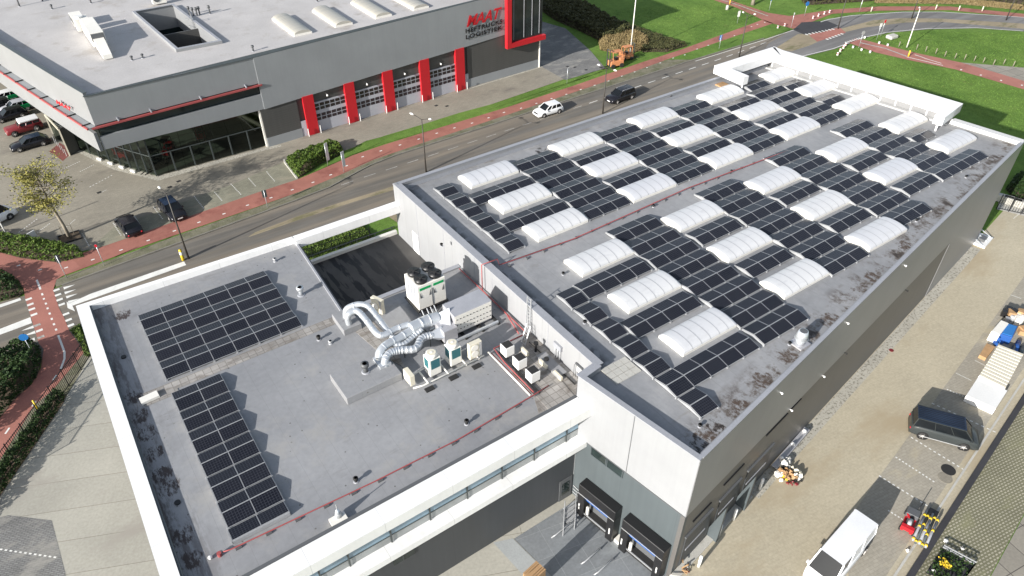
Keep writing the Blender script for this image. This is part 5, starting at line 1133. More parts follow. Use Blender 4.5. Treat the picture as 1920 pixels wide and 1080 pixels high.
# showroom stock seen through and in front of the glass
def forklift(x, y, rz, lab, col='red', s=1.0, name='forklift'):
    t = thing(name, lab, 'forklift', (x,y,.15 if y > 37 else 0), rz)
    m = MB(); m.prism([(-1.1*s,-.55*s),(.9*s,-.55*s),(.9*s,.55*s),(-1.1*s,.55*s)], .25*s, .95*s); m.prism([(-1.2*s,-.5*s),(-.5*s,-.5*s),(-.5*s,.5*s),(-1.2*s,.5*s)], .95*s, 1.25*s); m.build('body', col, t, local=True, bevel=.05)
    m = MB()
    for a in (-.85,.55):
        for b in (-.48,.48): m.bar((a*s,b*s,.95*s),((a+.1)*s,b*.9*s,2.1*s),.07*s)
    m.box(-.8*s,.7*s,-.45*s,.45*s,2.1*s,2.16*s); m.build('overhead_guard', 'orange' if col == 'orange' else 'black', t, local=True)
    m = MB()
    for b in (-.35,.35): m.bar((1.05*s,b*s,.1*s),(1.05*s,b*s,2.5*s),.10*s)
    m.bar((1.05*s,-.35*s,2.45*s),(1.05*s,.35*s,2.45*s),.08*s); m.bar((1.05*s,-.35*s,1.2*s),(1.05*s,.35*s,1.2*s),.08*s); m.build('mast', 'frame', t, local=True)
    for b in (-.28,.28): MB().box(1.1*s,2.2*s,(b-.06)*s,(b+.06)*s,.1*s,.16*s).build('fork', 'rubber', t, local=True)
    for a in (-.75,.6):
        for b in (-.55,.55): MB().tube([(a*s,(b-.1)*s,.3*s),(a*s,(b+.1)*s,.3*s)], .3*s, 12).build('wheel', 'rubber', t, False, True)
    MB().box(-.35*s,.05*s,-.25*s,.25*s,.95*s,1.3*s).build('seat', 'black', t, local=True)
forklift(-16.9,42.3,R(-120),'red forklift inside the showroom behind the long glass front'); forklift(-21.7,44.4,R(-60),'red forklift inside the curved glass corner'); forklift(-12.3,44.5,R(-100),'red forklift deeper in the showroom to the right'); forklift(-19.2,40.0,R(-140),'dark forklift just behind the corner glass post','frame')
c = (47.93,32.26)
forklift(c[0],c[1],R(170),'large orange forklift truck parked on the driveway beside the grass', 'orange', 1.15)
forklift(c[0]+3.6,c[1]+1.2,R(-10),'dark and orange forklift mast unit behind the large orange truck', 'orange', 1.0)
MB().box(-26,38,53,53.2,0,10.9).build('inner_wall', 'maatwall', mb_)
q0, q1, q2 = (-27.18,49.32), (-25.73,50.19), (-27.93,55.09)
MB().prism([q0, q1, (q1[0]-.1,q1[1]+.3), (q0[0]-.1,q0[1]+.3)], 0, 3.6).build('entrance_wall', 'maatwall', mb_)
m = MB(); m.bar((*q0,0), (*q0,3.5), .16); m.bar((*q0,3.5), (*q2,3.5), .16); m.bar((*q2,3.5), (*q2,0), .16); m.build('entrance_frame', 'cream', mb_)
for i in range(5):
    a_ = (q0[0]+(q2[0]-q0[0])*(i+.5)/5-.25, q0[1]+(q2[1]-q0[1])*(i+.5)/5-.5); MB().cyl(*a_, 0, 1.0, .04, n=6).build('entrance_post', 'alu', mb_)

# see-through glass of the showroom
m, t_, b_ = node_mat('showroom_glazing')
tr = N(t_, 'ShaderNodeBsdfTransparent'); tr.inputs[0].default_value = (.26,.32,.29,1)
gy = N(t_, 'ShaderNodeBsdfGlossy'); gy.inputs['Roughness'].default_value = .03; gy.inputs[0].default_value = (.8,.9,.85,1)
fr_ = N(t_, 'ShaderNodeFresnel'); fr_.inputs[0].default_value = 1.5; ms = N(t_, 'ShaderNodeMixShader')
t_.links.new(fr_.outputs[0], ms.inputs[0]); t_.links.new(tr.outputs[0], ms.inputs[1]); t_.links.new(gy.outputs[0], ms.inputs[2])
t_.links.new(ms.outputs[0], t_.nodes['Material Output'].inputs[0])
gl_o.data.materials.clear(); gl_o.data.materials.append(m)
# ================================================================ VEHICLES
def car(name, label, cat, x, y, rz, L, W, H, st, cab, paint, roofm=None, wheel=.32, group=None, hood=None, rails=False, axle=(.19,.80), light='headlight', ride=.22, solid=0):
    """front points to +x. st: [(x fraction, hood height)] body outline; cab: (x0,x1 at belt, x0,x1 at roof)"""
    t = thing(name, label, cat, (x,y,0), rz, group)
    hw = W/2; belt = [h for _, h in st]
    v = []; f = []; sec = 10
    for fx_, h in st:
        X = (fx_-.5)*L; e_ = abs(fx_-.5)*2; w_ = hw*(1-.16*max(0,(e_-.78)/.22)**2)
        pts = [(-w_*.90,ride),(-w_,ride+.12),(-w_*1.0,ride+(h-ride)*.55),(-w_*.97,h-.07),(-w_*.88,h),(w_*.88,h),(w_*.97,h-.07),(w_,ride+(h-ride)*.55),(w_,ride+.12),(w_*.90,ride)]
        v += [(X,p[0],p[1]) for p in pts]
    for i in range(len(st)-1):
        for k in range(sec): f.append((i*sec+k, i*sec+(k+1)%sec, (i+1)*sec+(k+1)%sec, (i+1)*sec+k))
    f.append(tuple(range(sec-1,-1,-1))); f.append(tuple((len(st)-1)*sec+k for k in range(sec)))
    bd = MB().add(v, f).build('body', paint, t, True, True, bevel=0)
    # greenhouse
    b0, b1, r0, r1 = [(q-.5)*L for q in cab]
    def hh(X):
        fx_ = X/L+.5
        for (a, ha), (b, hb) in zip(st, st[1:]):
            if a <= fx_ <= b: return ha+(hb-ha)*(fx_-a)/(b-a)
        return st[0][1]
    wb, wr = hw*.90, hw*.76
    P = lambda X, Y, Z: (X, Y, Z)
    zb0, zb1 = hh(b0)-.02, hh(b1)-.02
    G = MB()
    lo = [(b0,-wb,zb0),(b1,-wb,zb1),(b1,wb,zb1),(b0,wb,zb0)]; zr = H-.06
    hi = [(r0,-wr,zr),(r1,-wr,zr),(r1,wr,zr),(r0,wr,zr)]
    mids = 0
    G.add(lo+hi, [(0,1,5,4),(1,2,6,5),(2,3,7,6),(3,0,4,7),(4,5,6,7)])
    G.build('window_glass', 'carglass', t, local=True)
    m = MB()
    rm = roofm or paint
    n = 6; rv = []; rf = []
    for i in range(n+1):
        q = i/n; X = r0-.05+(r1-r0+.10)*q
        crown = .05*math.sin(math.pi*min(1,max(0,q*.9+.05)))
        for k in range(7):
            s_ = k/6*2-1; rv.append((X, s_*(wr+.02), zr+.012+crown*(1-s_*s_*.8)))
    for i in range(n):
        for k in range(6): rf.append((i*7+k,(i+1)*7+k,(i+1)*7+k+1,i*7+k+1))
    m.add(rv, rf); 
    m.build('roof_panel', rm, t, True, True)
    m = MB()
    for s_ in (-1, 1):
        for (a, c_) in ((0,0),(1,1)):
            X0 = (b0,b1)[a]; X1 = (r0,r1)[a]; m.bar((X0, s_*(wb+.005), (zb0,zb1)[a]), (X1, s_*(wr+.01), zr+.01), .09, .05)
        for q in (.36,.68):
            X0 = b0+(b1-b0)*q; X1 = r0+(r1-r0)*q; m.bar((X0, s_*(wb+.004), hh(X0)), (X1, s_*(wr+.008), zr), .07, .03)
        m.bar((b0,s_*(wb+.01),zb0),(b1,s_*(wb+.01),zb1), .05, .06); m.bar((r0,s_*(wr+.01),zr),(r1,s_*(wr+.01),zr), .05, .05)
    if solid:       # panelled sides of a van
        for s_ in (-1, 1):
            X0 = b0; X1 = b0+(b1-b0)*solid; m.add([(X0,s_*(wb+.012),zb0),(X1,s_*(wb+.012),hh(X1)),(r0+(r1-r0)*solid,s_*(wr+.014),zr),(r0,s_*(wr+.014),zr)], [(0,1,2,3)])
        m.add([(b0-.012,-wb,zb0),(b0-.012,wb,zb0),(r0-.012,wr,zr),(r0-.012,-wr,zr)], [(0,1,2,3)])
    m.build('pillar', paint, t, local=True)
    for a in axle:
        for s_ in (-1, 1):
            X = (a-.5)*L; wh = MB().tube([(X,s_*(hw-.20),wheel),(X,s_*(hw+.012),wheel)], wheel, 18).build('wheel', 'rubber', t, True, True)
            r_ = MB(); r_.tube([(X,s_*(hw+.012),wheel),(X,s_*(hw+.022),wheel)], wheel*.32, 12)
            for k in range(5):
                an = 2*math.pi*k/5; r_.bar((X,s_*(hw+.02),wheel),(X+wheel*.62*math.cos(an),s_*(hw+.02),wheel+wheel*.62*math.sin(an)), .07, .02)
            r_.build('rim', 'rim', wh, False, True)
            ar = MB(); ar.tube([(X,s_*(hw-.16),wheel+.02),(X,s_*(hw+.004),wheel+.02)], wheel*1.18, 18); ar.build('wheel_arch', 'black', t, False, True)
    for s_ in (-1, 1):
        zf = st[-1][1]-.10
        MB().sph((L/2-.16, s_*hw*.66, zf), .13, 6).build('headlight', light, t, True, True)
        MB().sph((-L/2+.07, s_*hw*.74, st[0][1]-.14), .12, 6).build('tail_light', 'tail', t, True, True)
        MB().box(b1-.30, b1-.12, s_*(hw+.02)-.09, s_*(hw+.02)+.09, zb1-.0, zb1+.14).build('mirror', paint, t, local=True)
    MB().box(L/2-.03,L/2+.015,-.28,.28,.38,.50).build('number_plate', 'lamphead', t, local=True)
    MB().box(L/2-.10,L/2-.01,-hw*.55,hw*.55,.5,.66).build('radiator_grille', 'black', t, local=True)
    if rails:
        m = MB()
        for s_ in (-1,1): m.tube([(r0+.1,s_*wr*.92,zr+.05),(r0+.3,s_*wr*.92,zr+.11),(r1-.3,s_*wr*.92,zr+.11),(r1-.05,s_*wr*.92,zr+.05)], .025, 6)
        m.build('roof_rail', 'alu', t, True, True)
    return t
HB = [(0,.62),(.02,.80),(.10,.95),(.30,.95),(.55,.93),(.70,.90),(.86,.82),(.95,.70),(.99,.58),(1,.45)]
c = (29.34,23.89)
car('hatchback', 'white hatchback driving on the road lane beside the red cycle path', 'car', c[0]-.1, c[1]+.9, R(178), 4.2, 1.78, 1.47, HB, (.06,.74,.14,.56), 'carwhite', None, .32, 'cars on the road')
SV = [(0,.70),(.02,.92),(.08,1.02),(.30,1.02),(.55,1.0),(.72,.98),(.88,.92),(.96,.80),(.99,.62),(1,.48)]
c = (40.56,21.56)
car('estate_car', 'black estate car with silver roof rails driving on the road', 'car', c[0]-.1, c[1]+.95, R(182), 4.6, 1.86, 1.62, SV, (.04,.74,.08,.58), 'carblack', None, .34, 'cars on the road', rails=True)
c = (-24.85,27.87)
car('parked_car', 'dark car with red tail lights parked on the bays by the red path', 'car', c[0], c[1], R(97), 4.3, 1.8, 1.46, HB, (.08,.74,.18,.56), 'carblack', None, .32, 'cars parked at the dealer')
c = (-20.16,28.32)
car('parked_car', 'dark blue car parked under the street lamp, facing the red path', 'car', c[0], c[1], R(-83), 4.5, 1.82, 1.48, HB, (.08,.74,.18,.56), 'carblack', 'carroof', .32, 'cars parked at the dealer')
c = (-30.76,54.74)
car('parked_car', 'dark blue sedan parked beside the brick path at the left', 'car', c[0], c[1], R(185), 4.5, 1.8, 1.42, HB, (.08,.72,.20,.55), 'carblack', 'carroof', .32, 'cars parked at the dealer')
c = (-30.79,59.84)
t = car('pickup', 'dark red off-road car with a white hard top parked at the left', 'car', c[0], c[1], R(187), 4.3, 1.8, 1.5, [(0,.95),(.02,1.1),(.3,1.1),(.62,1.1),(.66,1.08),(.95,1.05),(.99,.95),(1,.55)], (.02,.64,.04,.58), 'carred', 'carwhite', .38, 'cars parked at the dealer', ride=.35)
MB().box(-2.0,.35,-.78,.78,1.5,1.72).build('hard_top', 'carwhite', t, local=True, bevel=.06)
for i, (px, lab, pt) in enumerate((((-31.77,65.38), 'black car in the row behind the dark red off-road car', 'carblack'), ((-30.80,67.57), 'silver car with a bright green wrap on its side at the far left', 'doorgrey'), ((-31.81,72.10), 'white car with a green stripe at the left edge', 'carwhite'), ((-33.01,69.52), 'dark car cut off by the left edge of the photo', 'carblack'))):
    t = car('parked_car', lab, 'car', px[0], px[1], R(188), 4.2, 1.76, 1.46, HB, (.06,.74,.14,.56), pt, None, .32, 'cars parked at the dealer')
    if i in (1, 2): MB().box(-1.6,-.4,-.90,.90,.5,.95).build('green_wrap', 'green' if i == 2 else 'green', t, local=True); MB().box(-1.7,-.9,-.7,.7,.94,1.36).build('green_wrap', 'green', t, local=True)
VN = [(0,.85),(.01,1.12),(.10,1.16),(.45,1.16),(.70,1.14),(.80,1.12),(.93,1.0),(.98,.85),(1,.5)]
c = (-35.69,36.55)
car('delivery_van', 'white van cut off by the left edge on the dealer car park', 'van', c[0]-1.1, c[1]+.8, R(28), 5.0, 1.95, 2.1, VN, (.01,.90,.02,.74), 'carwhite', None, .34, None, solid=.62)
a = Vector((*(18.11,-37.01),0)); b = Vector((*(19.75,-39.58),0)); dr_ = (b-a); hd = math.atan2(dr_.y, dr_.x); mid = (a+b)/2
t = car('passenger_van', 'dark grey passenger van with tinted windows parked in the yard bays', 'van', mid.x-math.sin(hd)*.95+math.cos(hd)*.05, mid.y+math.cos(hd)*.95, hd, 4.8, 1.9, 1.9, VN, (.015,.88,.05,.72), 'cardark', 'carroof', .35, None, axle=(.20,.79))
m = MB()
for k in range(7): m.box(-2.2,1.0,-.58+.19*k,-.55+.19*k,1.895,1.91)
m.build('roof_rib', 'carblack', t, local=True)
MB().box(-1.7,1.6,-.985,-.965,.33,.39).build('side_strip', 'alu', t, local=True)
q = [(6.82,-38.57),(7.01,-39.98),(1.51,-39.24),(1.52,-40.59)]
fx = (q[0][0]+q[1][0])/2; fy_ = (q[0][1]+q[1][1])/2; gx = (q[2][0]+q[3][0])/2; gy_ = (q[2][1]+q[3][1])/2
hd = math.atan2(gy_-fy_, gx-fx); L = 5.6
car('delivery_van', 'white panel van on the sandy yard, its cab cut by the bottom edge', 'van', fx+math.cos(hd)*L/2, fy_+math.sin(hd)*L/2, hd, L, 1.98, 2.22, [(0,.9),(.005,1.25),(.3,1.25),(.78,1.22),(.84,1.15),(.95,1.0),(.99,.8),(1,.5)], (.005,.93,.01,.78), 'carwhite', None, .36, None, solid=.72)
# ================================================================ STREET LAMPS AND SIGNS
def lamp(c, h, arms, lab, pole='lamppole', grp='street lamps along the road'):
    t = thing('street_lamp', lab, 'street lamp', (*c,0), 0, grp)
    MB().tube([(0,0,0),(0,0,h*.3),(0,0,h)], [.11,.085,.05], 8).build('pole', pole, t, True, True)
    for (dx, dy) in arms:
        MB().tube([(0,0,h-.05),(dx*.6,dy*.6,h+.10),(dx,dy,h+.14)], .035, 6).build('arm', pole, t, True, True)
        MB().tube([(dx*.9,dy*.9,h+.13),(dx*1.12,dy*1.12,h+.15),(dx*1.32,dy*1.32,h+.13)], [.05,.13,.06], 8).build('lamp_head', 'lamphead', t, True, True)
lamp((-21.18,18.72), 7.7, [(-.25,1.1)], 'dark street lamp with one arm in front of the low wing')
lamp((7.35,20.26), 6.9, [(-.35,1.5),(.6,-.7)], 'dark street lamp with two arms near the corner of the hall')
lamp((35.44,20.46), 6.4, [(-.2,1.2),(.3,-1.2)], 'dark street lamp behind the hall roof, passed by the black estate car')
lamp((67.08,23.82), 6.6, [(.2,1.0),(.9,-.5)], 'dark street lamp rising behind the white corner frame')
lamp((91.51,22.90), 6.8, [(.2,-1.0),(-.2,1.0)], 'dark street lamp on the median beside the brick crossing')
lamp((107.05,18.57), 7.0, [(-.9,.6),(.9,-.6)], 'dark street lamp in the bend, second from the crossing')
lamp((120.25,8.36), 7.0, [(-.9,.6),(.9,-.6)], 'dark street lamp in the bend nearest the right edge')
lamp((93.16,10.85), 6.5, [(-.7,-.2)], 'pale street lamp leaning over the branch cycle path', 'offwhite', 'pale poles in the grass')
t = thing('flagpole', 'tall white pole standing in the reeds behind the orange forklift', 'pole', (*(52.78,34.03),0)); MB().tube([(0,0,0),(0,0,10)], [.10,.06], 8).build('pole', 'offwhite', t, True, True)
def sign(c, h, w_, hh_, face, lab, m='lamphead', rnd_=False, pole='galv', rz=None, grp=None):
    t = thing('road_sign', lab, 'sign', (*c,0), R(-100) if rz is None else rz, grp)
    MB().cyl(0,0,0,h,.035,n=6).build('pole', pole, t, True, True)
    if rnd_: MB().tube([(.03,0,h-.1),(.06,0,h-.1)], w_/2, 16).build('sign_face', face, t, False, True)
    else: MB().box(.02,.06,-w_/2,w_/2,h-hh_,h).build('sign_face', face, t, local=True, bevel=.01)
    return t
sign((-36.11,11.51), 2.6, .7, .7, 'signblue', 'round blue road sign beside the crossing at the left', rnd_=True)
sign((-31.92,22.33), 2.7, .35, .9, 'capdark', 'thin sign post with dark plate at the kerb verge left of the crossing', rz=R(90))
sign((-28.45,22.36), 2.6, .2, .3, 'tail', 'thin sign post on the kerb verge with a small red reflector')
sign((-11.15,23.52), 2.2, .5, .9, 'frame', 'dark rectangular sign on the kerb verge by the bus bay', rz=R(80))
sign((67.06,28.10), 2.3, .5, .8, 'signblue', 'small blue sign beside the red cycle path before the bend', rz=R(80))
sign((79.11,34.85), 2.2, .5, 1.0, 'lamphead', 'white notice on a post in the grass by the path junction')
sign((92.30,30.58), 2.3, .8, .8, 'signblue', 'round blue cycle sign at the junction beyond the bend', rnd_=True)
sign((89.41,36.23), 2.2, .5, .6, 'signblue', 'pale blue sign at the top of the photo by the junction', rnd_=True)
sign((102.65,26.30), 2.2, .35, .8, 'lamphead', 'white plate sign on a post beyond the bend', rz=R(-60))
sign((86.41,15.25), 2.6, .7, .7, 'galv', 'round grey sign seen from behind at the branch path', rnd_=True)
sign((92.12,15.78), 2.8, .5, .6, 'lamphead', 'white warning sign with red edge on the grass island, left one'); sign((94.32,16.43), 2.8, .35, .5, 'tail', 'small red and white sign on the grass island, right one')
sign((85.19,27.94), 2.6, .2, .3, 'lamphead', 'thin pale marker post at the road hump')
def flag(c, h, lab):
    t = thing('banner_flag', lab, 'banner', (*c,0), R(-70), 'banner flags of the dealer'); MB().cyl(0,0,0,h,.03,n=6).build('pole', 'galv', t, True, True)
    MB().box(-.02,.02,0,.42,.7,h).build('banner', 'lamphead', t, local=True)
flag((-1.73,28.49), 3.0, 'slim white banner in the grass beside the hedge box'); flag((-0.79,25.92), 2.7, 'slim white banner on the edge of the red path'); flag((37.72,31.31), 2.4, 'slim white banner in the grass strip before the tower')
t = thing('name_board', 'low white board standing in the hedge near the autumn tree', 'sign', (*(-33.66,31.56),0), R(-60)); MB().box(-.05,.05,-.5,.5,.2,.9).build('board', 'lamphead', t, local=True); MB().box(-.03,.03,-.4,-.3,0,.2).build('post', 'galv', t, local=True)
t = thing('white_pole', 'white pole leaning out of the hedge at the left edge', 'pole', (*(-35.75,33.74),0)); MB().tube([(0,0,0),(-.15,.1,3.6)], .07, 8).build('pole', 'lamphead', t, True, True)
def post(c, h, r, m, lab, name='marker_post', cat='post', grp=None, band=None):
    t = thing(name, lab, cat, (*c,0), 0, grp); MB().cyl(0,0,0,h,r,r*.9,8).build('post', m, t, True, True)
    if band: MB().cyl(0,0,h*.55,h*.8,r*1.06,n=8).build('band', band, t, True, True)
post((-21.70,18.75), 1.3, .16, 'yellow', 'yellow traffic bollard at the end of the white island strip', 'traffic_bollard', 'bollard', None, 'lamphead')
post((-36.84,4.99), 1.0, .08, 'yellow', 'short yellow post at the fence by the red path'); post((89.67,8.40), 1.0, .13, 'yellow', 'short yellow post in the middle of the branch cycle path')
post((86.24,42.97), 1.0, .1, 'yellow', 'yellow post at the top where two red paths meet')
for i, c in enumerate([(83.04,29.10),(84.93,29.12)]): post(c, .45, .15, 'lamphead', 'white block with red band at the near side of the junction, %s' % ('left','right')[i], 'marker_block', 'marker', 'marker blocks at the junction', 'tail')
for i, c in enumerate([(92.36,28.77),(94.13,28.95),(96.02,29.08),(97.59,29.08)]): post(c, .5, .16, 'lamphead', 'red and white marker block beyond the road hump, %s from the left' % words(i), 'marker_block', 'marker', 'marker blocks at the junction', 'tail')
for i, c in enumerate([(80.66,15.22),(82.43,15.98),(84.10,16.56),(85.44,17.10)]): post(c, .5, .18, 'lamphead', 'red and white marker block on the lawn before the branch path, %s from the hall' % words(i), 'marker_block', 'marker', 'marker blocks on the lawn', 'tail')
for i, c in enumerate([(85.61,15.80),(85.71,14.27),(86.03,12.91),(90.92,14.49),(91.20,13.10),(91.16,17.38)]): post(c, .35, .17, 'lamphead', 'white kerb block along the branch path, %s' % ('left row first','left row second','left row third','right row first','right row second','at its mouth')[i], 'kerb_block', 'marker', 'white blocks by the branch path')
for i, c in enumerate([(92.29,11.75),(93.57,9.39),(93.91,8.01),(94.38,6.54),(94.49,5.06),(94.95,3.62),(95.78,2.50),(96.38,1.27),(96.90,0.09),(97.34,-1.29),(98.88,-2.09),(99.24,-3.40)]):
    post(c, .9, .07, 'bark', 'low wooden stake in the lawn beside the branch path, %s from the street lamp' % (words(i) if i < 8 else ('ninth','tenth','eleventh','last')[i-8]), 'wooden_stake', 'stake', 'stakes in the lawn')
for i, c in enumerate([(104.44,25.06),(115.43,18.91),(118.36,16.14),(121.65,13.48)]): post(c, .9, .10, 'cream', 'pale marker post between the bend and the far path, %s from the left' % words(i), 'marker_post', 'post', 'marker posts along the bend')
t = thing('boulder', 'flat grey boulder on the grass island beside the bend', 'boulder', (*(94.89,14.79),0)); m = MB(); m.prism([(-1,-.6),(.9,-.7),(1.1,.5),(-.8,.7)], 0, .6); m.build('stone', 'concrete', t, local=True, bevel=.15)
t = thing('tree_trunk_stub', 'short thick pale trunk at the top edge near the path junction', 'tree', (*(89.57,40.27),0)); MB().tube([(0,0,0),(.05,0,1.2),(0,.1,3.5)], [.4,.28,.25], 10).build('trunk', 'bark', t, True, True)
t = thing('tree_trunk_stub', 'pale stone post beside the yellow post at the top', 'post', (*(83.44,41.12),0)); MB().cyl(0,0,0,.8,.3,.25,8).build('post', 'concrete', t, True, True)
# ================================================================ VEGETATION
def leaves(m, c, s_):
    n = Vector((rnd()-.5, rnd()-.5, rnd()*.9+.1)).normalized(); a = n.orthogonal().normalized(); a.rotate(__import__('mathutils').Quaternion(n, rnd()*6.28)); b = n.cross(a)
    c = Vector(c); l = s_*ru(.7,1.4); m.add([c-a*l*.5, c+b*l*.32, c+a*l*.5, c-b*l*.32], [(0,1,2,3)])
def inside(P, x, y):
    r = False; j = len(P)-1
    for i in range(len(P)):
        if (P[i][1] > y) != (P[j][1] > y) and x < (P[j][0]-P[i][0])*(y-P[i][1])/(P[j][1]-P[i][1])+P[i][0]: r = not r
        j = i
    return r
def edge(P, x, y):
    d = 1e9
    for i in range(len(P)):
        a = P[i]; b = P[(i+1)%len(P)]; dx, dy = b[0]-a[0], b[1]-a[1]; u = max(0,min(1,((x-a[0])*dx+(y-a[1])*dy)/(dx*dx+dy*dy+1e-9))); d = min(d, math.hypot(x-a[0]-u*dx, y-a[1]-u*dy))
    return d
def blades(m, c, h):
    an = rnd()*6.28; dx, dy = math.cos(an)*.045, math.sin(an)*.045; lx, ly = random.gauss(.08,.16)*h, random.gauss(.03,.16)*h
    m.add([(c[0]-dx,c[1]-dy,0),(c[0]+dx,c[1]+dy,0),(c[0]+dx*.6+lx,c[1]+dy*.6+ly,h),(c[0]-dx*.6+lx,c[1]-dy*.6+ly,h)], [(0,1,2,3)])
def hedge(name, label, P, h, dens, m='hedge', s_=.22, cat='hedge', core='soil', rough=.3, kind=None, lumps=None):
    t = thing(name, label, cat, (sum(p[0] for p in P)/len(P), sum(p[1] for p in P)/len(P), 0)); mb = MB()
    x0, x1 = min(p[0] for p in P), max(p[0] for p in P); y0, y1 = min(p[1] for p in P), max(p[1] for p in P)
    area = (x1-x0)*(y1-y0); n = int(area*dens); ph = rnd()*9
    for _ in range(min(n, 60000)):
        x, y = ru(x0,x1), ru(y0,y1)
        if not inside(P, x, y): continue
        dd_ = edge(P, x, y); hh_ = h*(1-rough+rough*(math.sin(x*1.9+ph)*math.cos(y*2.3+ph)*.5+.5+ .3*math.sin(x*5.1)*math.sin(y*4.7)))
        top = hh_*min(1, .45+dd_*1.6)
        z = top*(1-.25*rnd()**2) if dd_ > .25 else ru(.05, top)
        if m == 'reed': blades(mb, (x, y), hh_*ru(.55,1.15)*min(1,.35+dd_*.6))
        else: leaves(mb, (x, y, max(.06, z)), s_)
    mb.build('foliage', m, t)
    cx, cy = t.location.x, t.location.y; Q = [(cx+(p[0]-cx)*.9, cy+(p[1]-cy)*.9) for p in P]
    MB().flat(P, .045).build('bed_soil', 'reedsoil' if m == 'reed' else 'soil', t)
    return t
hedge('hedge', 'dark green hedge bed below the autumn tree at the left', [(-36.35,33.99),(-33.57,31.34),(-31.15,28.00),(-29.90,26.44),(-29.89,25.07),(-32.27,25.62),(-35.16,28.52),(-36.69,30.71),(-39.29,33.67),(-39.10,36.15)], 1.1, 150)
bx_ = [(-5.77,31.99),(0.18,33.27),(1.62,31.92),(1.13,30.19),(-2.39,29.31),(-5.97,27.56)]
hedge('hedge', 'boxy green hedge on the driveway corner beside the white banners', bx_, 1.35, 330, s_=.2)
hedge('shrub_bed', 'dark shrub bed left of the red crossing at the left edge', [(-39.72,28.23),(-37.14,26.43),(-36.25,25.29),(-35.71,23.58),(-35.71,22.08),(-36.31,21.62),(-37.61,21.94),(-40.16,22.58)], 1.5, 170, 'hedge_dark')
hedge('shrub_bed', 'large dark shrub bed between the road and the bending red path', [(-40.96,12.35),(-38.50,13.44),(-37.29,13.32),(-35.96,13.38),(-35.57,12.53),(-35.72,10.86),(-36.29,9.09),(-37.14,8.05),(-38.42,6.94),(-39.29,5.83),(-42.36,3.20)], 1.7, 190, 'hedge_dark', .24)
hedge('hedge', 'clipped green hedge along the inner side of the black fence', [(-42.20,-2.97),(-39.98,-0.37),(-37.38,3.48),(-35.27,5.92),(-34.73,5.33),(-35.02,4.54),(-37.65,0.92),(-40.20,-2.51),(-42.39,-5.36)], 1.2, 260, 'hedge_dark', .2)
hedge('verge_plants', 'low plants on the corner between crossing and low wing', [(-33.02,13.69),(-32.15,14.14),(-31.89,11.19),(-31.98,8.79),(-32.56,9.36),(-32.66,11.72)], .35, 300, 'hedge', .18)
hedge('hedge', 'green ivy strip behind the white bridge beam of the terrace', [(-15,8.2),(-4.0,8.2),(-4.0,14.5),(-15,14.1)], .4, 300, 'hedge', .2)
hedge('shrub_bed', 'dark brambles in the shade beside the dealer tower', [(58.33,65.47),(62.21,62.77),(62.37,54.99),(60.81,47.22),(61.14,42.02),(56.64,40.42),(53.23,41.27),(53.54,47.30),(53.44,54.74),(54.56,60.41)], 1.6, 130, 'bramble', .3)
hedge('bramble_bed', 'olive weeds behind the golden reeds by the white pole', [(62.59,44.30),(62.68,40.31),(63.30,34.88),(63.92,32.04),(58.97,31.99),(55.75,34.22),(57.64,38.20)], .8, 150, 'bramble', .2)
hedge('reed_bed', 'dry golden reeds around the white pole near the orange forklift', [(52.97,42.06),(56.76,43.15),(60.38,42.55),(60.66,38.56),(58.63,35.13),(54.52,34.79),(51.91,35.76),(50.65,38.92)], 1.2, 380, 'reed', .4)
hedge('reed_bed', 'strip of dry brush at the top right edge of the photo', [(99.91,37.42),(116.03,32.00),(128.64,21.58),(138.08,6.99),(132.20,4.33),(131.22,12.53),(122.42,20.21),(110.62,28.40),(97.53,34.36)], 1.3, 40, 'bramble', .4)
hedge('reed_bed', 'pale dry grass fringe below the brush at the top right', [(111.79,29.18),(125.38,19.75),(131.59,10.73),(128.40,9.17),(122.23,17.99),(109.46,27.63)], .5, 90, 'reed', .3)
hedge('hedge', 'green hedge with a mesh fence at the far right of the yard', [(64.98,-20.94),(65.91,-23.87),(59.84,-26.71),(59.54,-23.35),(60.81,-21.80)], 1.2, 160, 'hedge_dark', .25)
# fences
def fence(name, label, a, b, h, n, step=.19):
    t = thing(name, label, 'fence', (a[0],a[1],0)); a = Vector((a[0],a[1],0)); b = Vector((b[0],b[1],0)); m = MB(); L = (b-a).length
    for i in range(int(L/step)): p = a.lerp(b, i*step/L); m.bar(p+Vector((0,0,.1)), p+Vector((0,0,h)), .034)
    m.build('bars', 'black', t)
    m = MB(); m.bar(a+Vector((0,0,h-.08)), b+Vector((0,0,h-.08)), .045); m.bar(a+Vector((0,0,.15)), b+Vector((0,0,.15)), .045); m.build('rail', 'black', t)
    for i in range(n+1): p = a.lerp(b, i/n); MB().bar(p, p+Vector((0,0,h+.1)), .08).build('post', 'black', t)
fence('bar_fence', 'black bar fence between the red path and the pale yard, near part', (-31.98,9.27), (-40.15,-1.26), 1.9, 7)
fence('bar_fence', 'black bar fence in the green strip behind the terrace', (-15,11.45), (-4.6,11.0), 1.6, 5)
fence('mesh_fence', 'dark mesh fence at the far end of the yard behind the slabs', (55.67,-23.41), (57.92,-27.61), 1.8, 4, .25)
